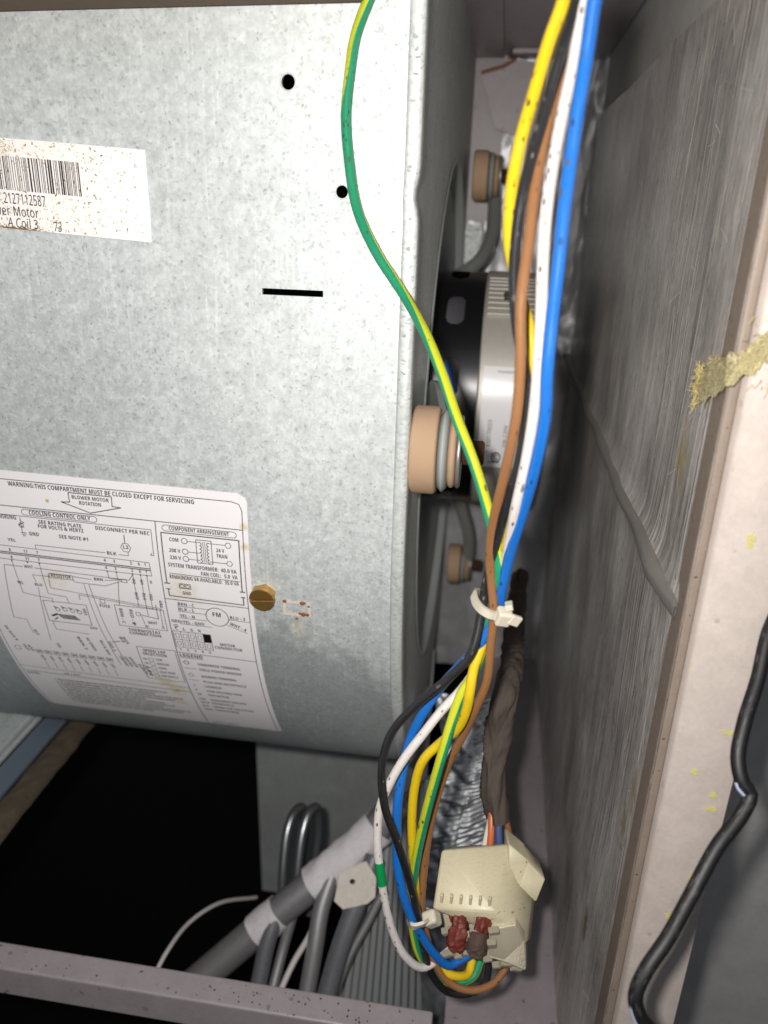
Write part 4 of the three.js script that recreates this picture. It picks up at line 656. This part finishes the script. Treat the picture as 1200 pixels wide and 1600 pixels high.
// folded bracket at the top of the back wall, bare copper-coloured cut edge
{
  const b = thing('steel_bracket', 'folded mauve painted bracket with bare rusty top edge', 'bracket');
  const s = new THREE.Shape(); [[0.0040, 0.1385], [0.0170, 0.1420], [0.0245, 0.1460], [0.0420, 0.1440], [0.0420, 0.1000], [0.0150, 0.1080]].forEach(([x, y], i) => s[i ? 'lineTo' : 'moveTo'](x, y)); s.closePath();
  const g = new THREE.ExtrudeGeometry(s, { depth: 0.0015, bevelEnabled: false }); g.translate(0, 0, -0.312); obj('plate', boxUV(g), mauvePaint, b);
  obj('bare_edge', tube(curve([[4, 138.7, -310.8], [10.5, 140.6, -310.6], [17, 142.3, -310.6], [24.5, 146.3, -310.8]]), 0.0011, 8), std({ color: 0x8a5a3c, roughness: 0.6, metalness: 0.4 }), b);
  obj('fold', boxUV(box(0.020, 0.0030, 0.010, 0.0320, 0.1485, -0.300, 0.0008)), mauvePaint, b);
}
struct(obj('ceiling_strip', boxUV(box(0.030, 0.0015, 0.33, 0.0020, 0.1485, -0.150)), mauvePaint));
// lip of the shelf above the housing
tag(obj('shelf_lip', boxUV((() => { const g = new RoundedBoxGeometry(0.30, 0.020, 0.030, 2, 0.0012); g.rotateZ(0.018); g.translate(-0.165, 0.1172, 0.018); return g; })()), std({ map: ctex(dirtyPaint([104, 84, 66], [[70, 52, 40], [130, 110, 90]], 200), [1 / 0.06, 1 / 0.06]), roughness: 0.8 })), 'brown shelf lip above the galvanised housing', 'shelf');

// ------------------------------------------------------------------ below the housing
{
  const r = thing('support_rail', 'mauve painted steel rail spattered with brown dirt crossing below', 'rail');
  const g = new RoundedBoxGeometry(0.226, 0.0155, 0.0115, 2, 0.0010); g.translate(-0.0905, -0.2398, 0.0315); obj('bar', boxUV(g), mauvePaint, r);
  const sp = []; for (let i = 0; i < 70; i++) { const b = new THREE.SphereGeometry(rr(0.00015, 0.0005), 6, 5); b.scale(1, 0.3, 1); const x = rnd() < 0.6 ? rr(-0.07, 0.02) : rr(-0.17, 0.02); b.translate(x, -0.2320, rr(0.0275, 0.0365)); sp.push(b); }
  obj('dirt_crumbs', sp, std({ color: 0x4a3a2e, roughness: 1 }), r).userData.kind = 'stuff';
}
// the return duct drops away below the blower
{
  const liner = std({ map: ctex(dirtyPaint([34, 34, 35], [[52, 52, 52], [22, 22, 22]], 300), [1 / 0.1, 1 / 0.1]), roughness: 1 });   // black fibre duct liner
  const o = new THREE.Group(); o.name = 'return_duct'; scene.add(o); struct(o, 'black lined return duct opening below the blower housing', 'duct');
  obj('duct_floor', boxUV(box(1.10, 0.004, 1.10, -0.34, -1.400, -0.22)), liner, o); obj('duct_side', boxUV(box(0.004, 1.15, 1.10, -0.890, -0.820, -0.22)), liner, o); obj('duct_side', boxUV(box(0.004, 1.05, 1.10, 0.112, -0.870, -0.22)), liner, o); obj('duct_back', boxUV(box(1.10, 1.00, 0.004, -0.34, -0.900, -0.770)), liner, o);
}
// stepped ledge at the far left
{
  const l = thing('deck_ledge', 'pale steel ledge with blue grey strip and crumbling foam gasket', 'ledge');
  obj('sheet', boxUV(box(0.090, 0.003, 0.30, -0.2540, -0.2110, -0.090, 0.001)), galv, l);
  obj('ridge', boxUV(box(0.012, 0.006, 0.30, -0.2160, -0.2080, -0.090, 0.0015)), galv, l);
  obj('strip', boxUV(box(0.0125, 0.003, 0.30, -0.2015, -0.2125, -0.090, 0.0008)), std({ color: 0x6f7a88, roughness: 0.5, metalness: 0.2 }), l);
  const fg = sheet(20, 160, (a, b) => { const z = 0.06 - b * 0.30, ang = a * Math.PI, x = -0.1875 - Math.cos(ang) * (0.0075 + 0.0014 * (fbm(z * 160, a * 3) - 0.5)); return V(x, -0.2150 + Math.sin(ang) * 0.0045 * (0.6 + 0.8 * fbm(z * 220 + 3, a * 6)), z); }, (a, b) => [a * 0.02, b * 0.3]);
  flip(fg);
  obj('foam_gasket', fg, std({ map: ctex(dirtyPaint([96, 86, 70], [[40, 34, 28], [130, 108, 84], [70, 58, 46], [120, 90, 64]], 900), [1 / 0.05, 1 / 0.05]), roughness: 1, side: THREE.DoubleSide, bumpMap: grain, bumpScale: 0.0008 }), l);
}
// evaporator coil with its pipes
{
  const coil = thing('evaporator_coil', 'dark finned cooling coil with aluminium header pipe and branch tubes', 'coil');
  const alu = std({ map: ctex(dirtyPaint([168, 167, 168], [[120, 88, 88], [165, 163, 163]], 200), [1 / 0.04, 2]), roughness: 0.45, metalness: 0.6 }), putty = std({ map: ctex(dirtyPaint([224, 219, 222], [[170, 140, 140], [220, 216, 218]], 220), [1 / 0.04, 2]), roughness: 0.8 });
  const mott = std({ map: ctex(dirtyPaint([140, 142, 148], [[70, 72, 76], [200, 202, 206], [110, 112, 118]], 700), [1 / 0.04, 2]), roughness: 0.4, metalness: 0.5 });
  obj('header_pipe', tube(curve(P.header), 0.0080, 24), alu, coil);
  obj('joint', lumpy(curve(P.putty1), 0.0088, 0.0009, 160), putty, coil); obj('joint', lumpy(curve(P.putty2), 0.0094, 0.0016, 120), putty, coil);
  obj('branch_tube', tube(curve(P.branchA), 0.0043, 16), alu, coil); obj('branch_tube', tube(curve(P.branchB), 0.0049, 16), mott, coil); obj('branch_tube', tube(curve(P.branchC), 0.0022, 12), alu, coil); obj('branch_tube', tube(curve(P.branchD), 0.0042, 16), mott, coil); obj('branch_tube', tube(curve(P.branchE), 0.0028, 12), alu, coil);
  const wh = std({ color: 0xcfc9c6, roughness: 0.5 }); obj('capillary_tube', tube(curve(P.cap1), 0.0011, 10), wh, coil); obj('capillary_tube', tube(curve(P.cap2), 0.0015, 10), wh, coil);
  const gl = std({ color: 0x9b9ea0, roughness: 0.3, metalness: 0.8 }); obj('return_bend', tube(curve(P.loop1), 0.0028, 16), gl, coil); obj('return_bend', tube(curve(P.loop2), 0.0028, 16), gl, coil);
  // fin pack: a leaning slab of upright aluminium fins
  const q = P.ribplate.map(mmv), n = V().crossVectors(q[1].clone().sub(q[0]), q[3].clone().sub(q[0])).normalize(); if (n.z < 0) n.negate();
  const finM = std({ color: 0x8a8d8e, roughness: 0.5, metalness: 0.4 });
  for (let i = 0; i < 17; i++) { const a = i / 16, t = q[0].clone().lerp(q[1], a), b = q[3].clone().lerp(q[2], a), d = b.clone().sub(t), L = d.length(); const g = new THREE.BoxGeometry(0.0026, L, 0.006); const xA = q[1].clone().sub(q[0]).normalize(), yA = d.clone().normalize(), zA = V().crossVectors(xA, yA).normalize(); xA.crossVectors(yA, zA); const mx = new THREE.Matrix4().makeBasis(xA, yA, zA).setPosition(t.clone().add(b).multiplyScalar(0.5).addScaledVector(n, (i % 3) * 0.0006)); g.applyMatrix4(mx); obj('fin', g, finM, coil); }
  const bk = sheet(1, 1, (a, b) => q[0].clone().lerp(q[1], a).lerp(q[3].clone().lerp(q[2], a), b).addScaledVector(n, -0.004), (a, b) => [a, b]); obj('fin_backing', bk, finM, coil);
  obj('end_plate', boxUV(box(0.138, 0.26, 0.002, -0.069, -0.370, -0.250)), galv, coil);
}
// crinkled foil tape on the corner between coil and floor
{
  const c = curve(P.tape), t = sheet(60, 260, (a, b) => { const p = c.getPoint(b), w = (a - 0.5) * 0.030; return p.add(V(w, 0, 0.0022 * (fbm(w * 160 + 9, b * 26, 2) - 0.5) + 0.0005 * Math.abs(Math.sin(b * 150 + w * 500)) * (a > 0.55 ? 1 : 0.3) - Math.abs(a - 0.5) * 0.006)); }, (a, b) => [a * 0.03, b * 0.25]);
  tag(obj('foil_tape', t, std({ color: 0x7c7f82, roughness: 0.4, metalness: 0.7, side: THREE.DoubleSide })), 'crinkled silver foil tape beside the cooling coil', 'tape');
}
// paper tag tied to the header pipe
{
  const pts = P.tag.map(mmv), o = pts[0], ex = pts[1].clone().sub(o).normalize(), nz = V().crossVectors(ex, pts[5].clone().sub(o)).normalize(); const ey = V().crossVectors(nz, ex);
  const s = new THREE.Shape(); pts.forEach((p, i) => { const d = p.clone().sub(o); s[i ? 'lineTo' : 'moveTo'](d.dot(ex), d.dot(ey)); }); s.closePath();
  const ctr = pts.reduce((a, p) => a.add(p), V()).multiplyScalar(1 / pts.length).sub(o), h = new THREE.Path(); h.absarc(ctr.dot(ex) - 0.001, ctr.dot(ey) * 0.62, 0.0014, 0, Math.PI * 2, true); s.holes.push(h);
  const g = new THREE.ExtrudeGeometry(s, { depth: 0.0004, bevelEnabled: false }); g.applyMatrix4(new THREE.Matrix4().makeBasis(ex, ey, nz).setPosition(o));
  tag(obj('paper_tag', boxUV(g), std({ map: ctex(dirtyPaint([224, 216, 204], [[150, 120, 80], [120, 90, 60], [186, 170, 140]], 160), [1 / 0.03, 1 / 0.03]), roughness: 0.8 })), 'small stained paper tag hanging by the header pipe', 'tag');
}
renderer.render(scene, camera);
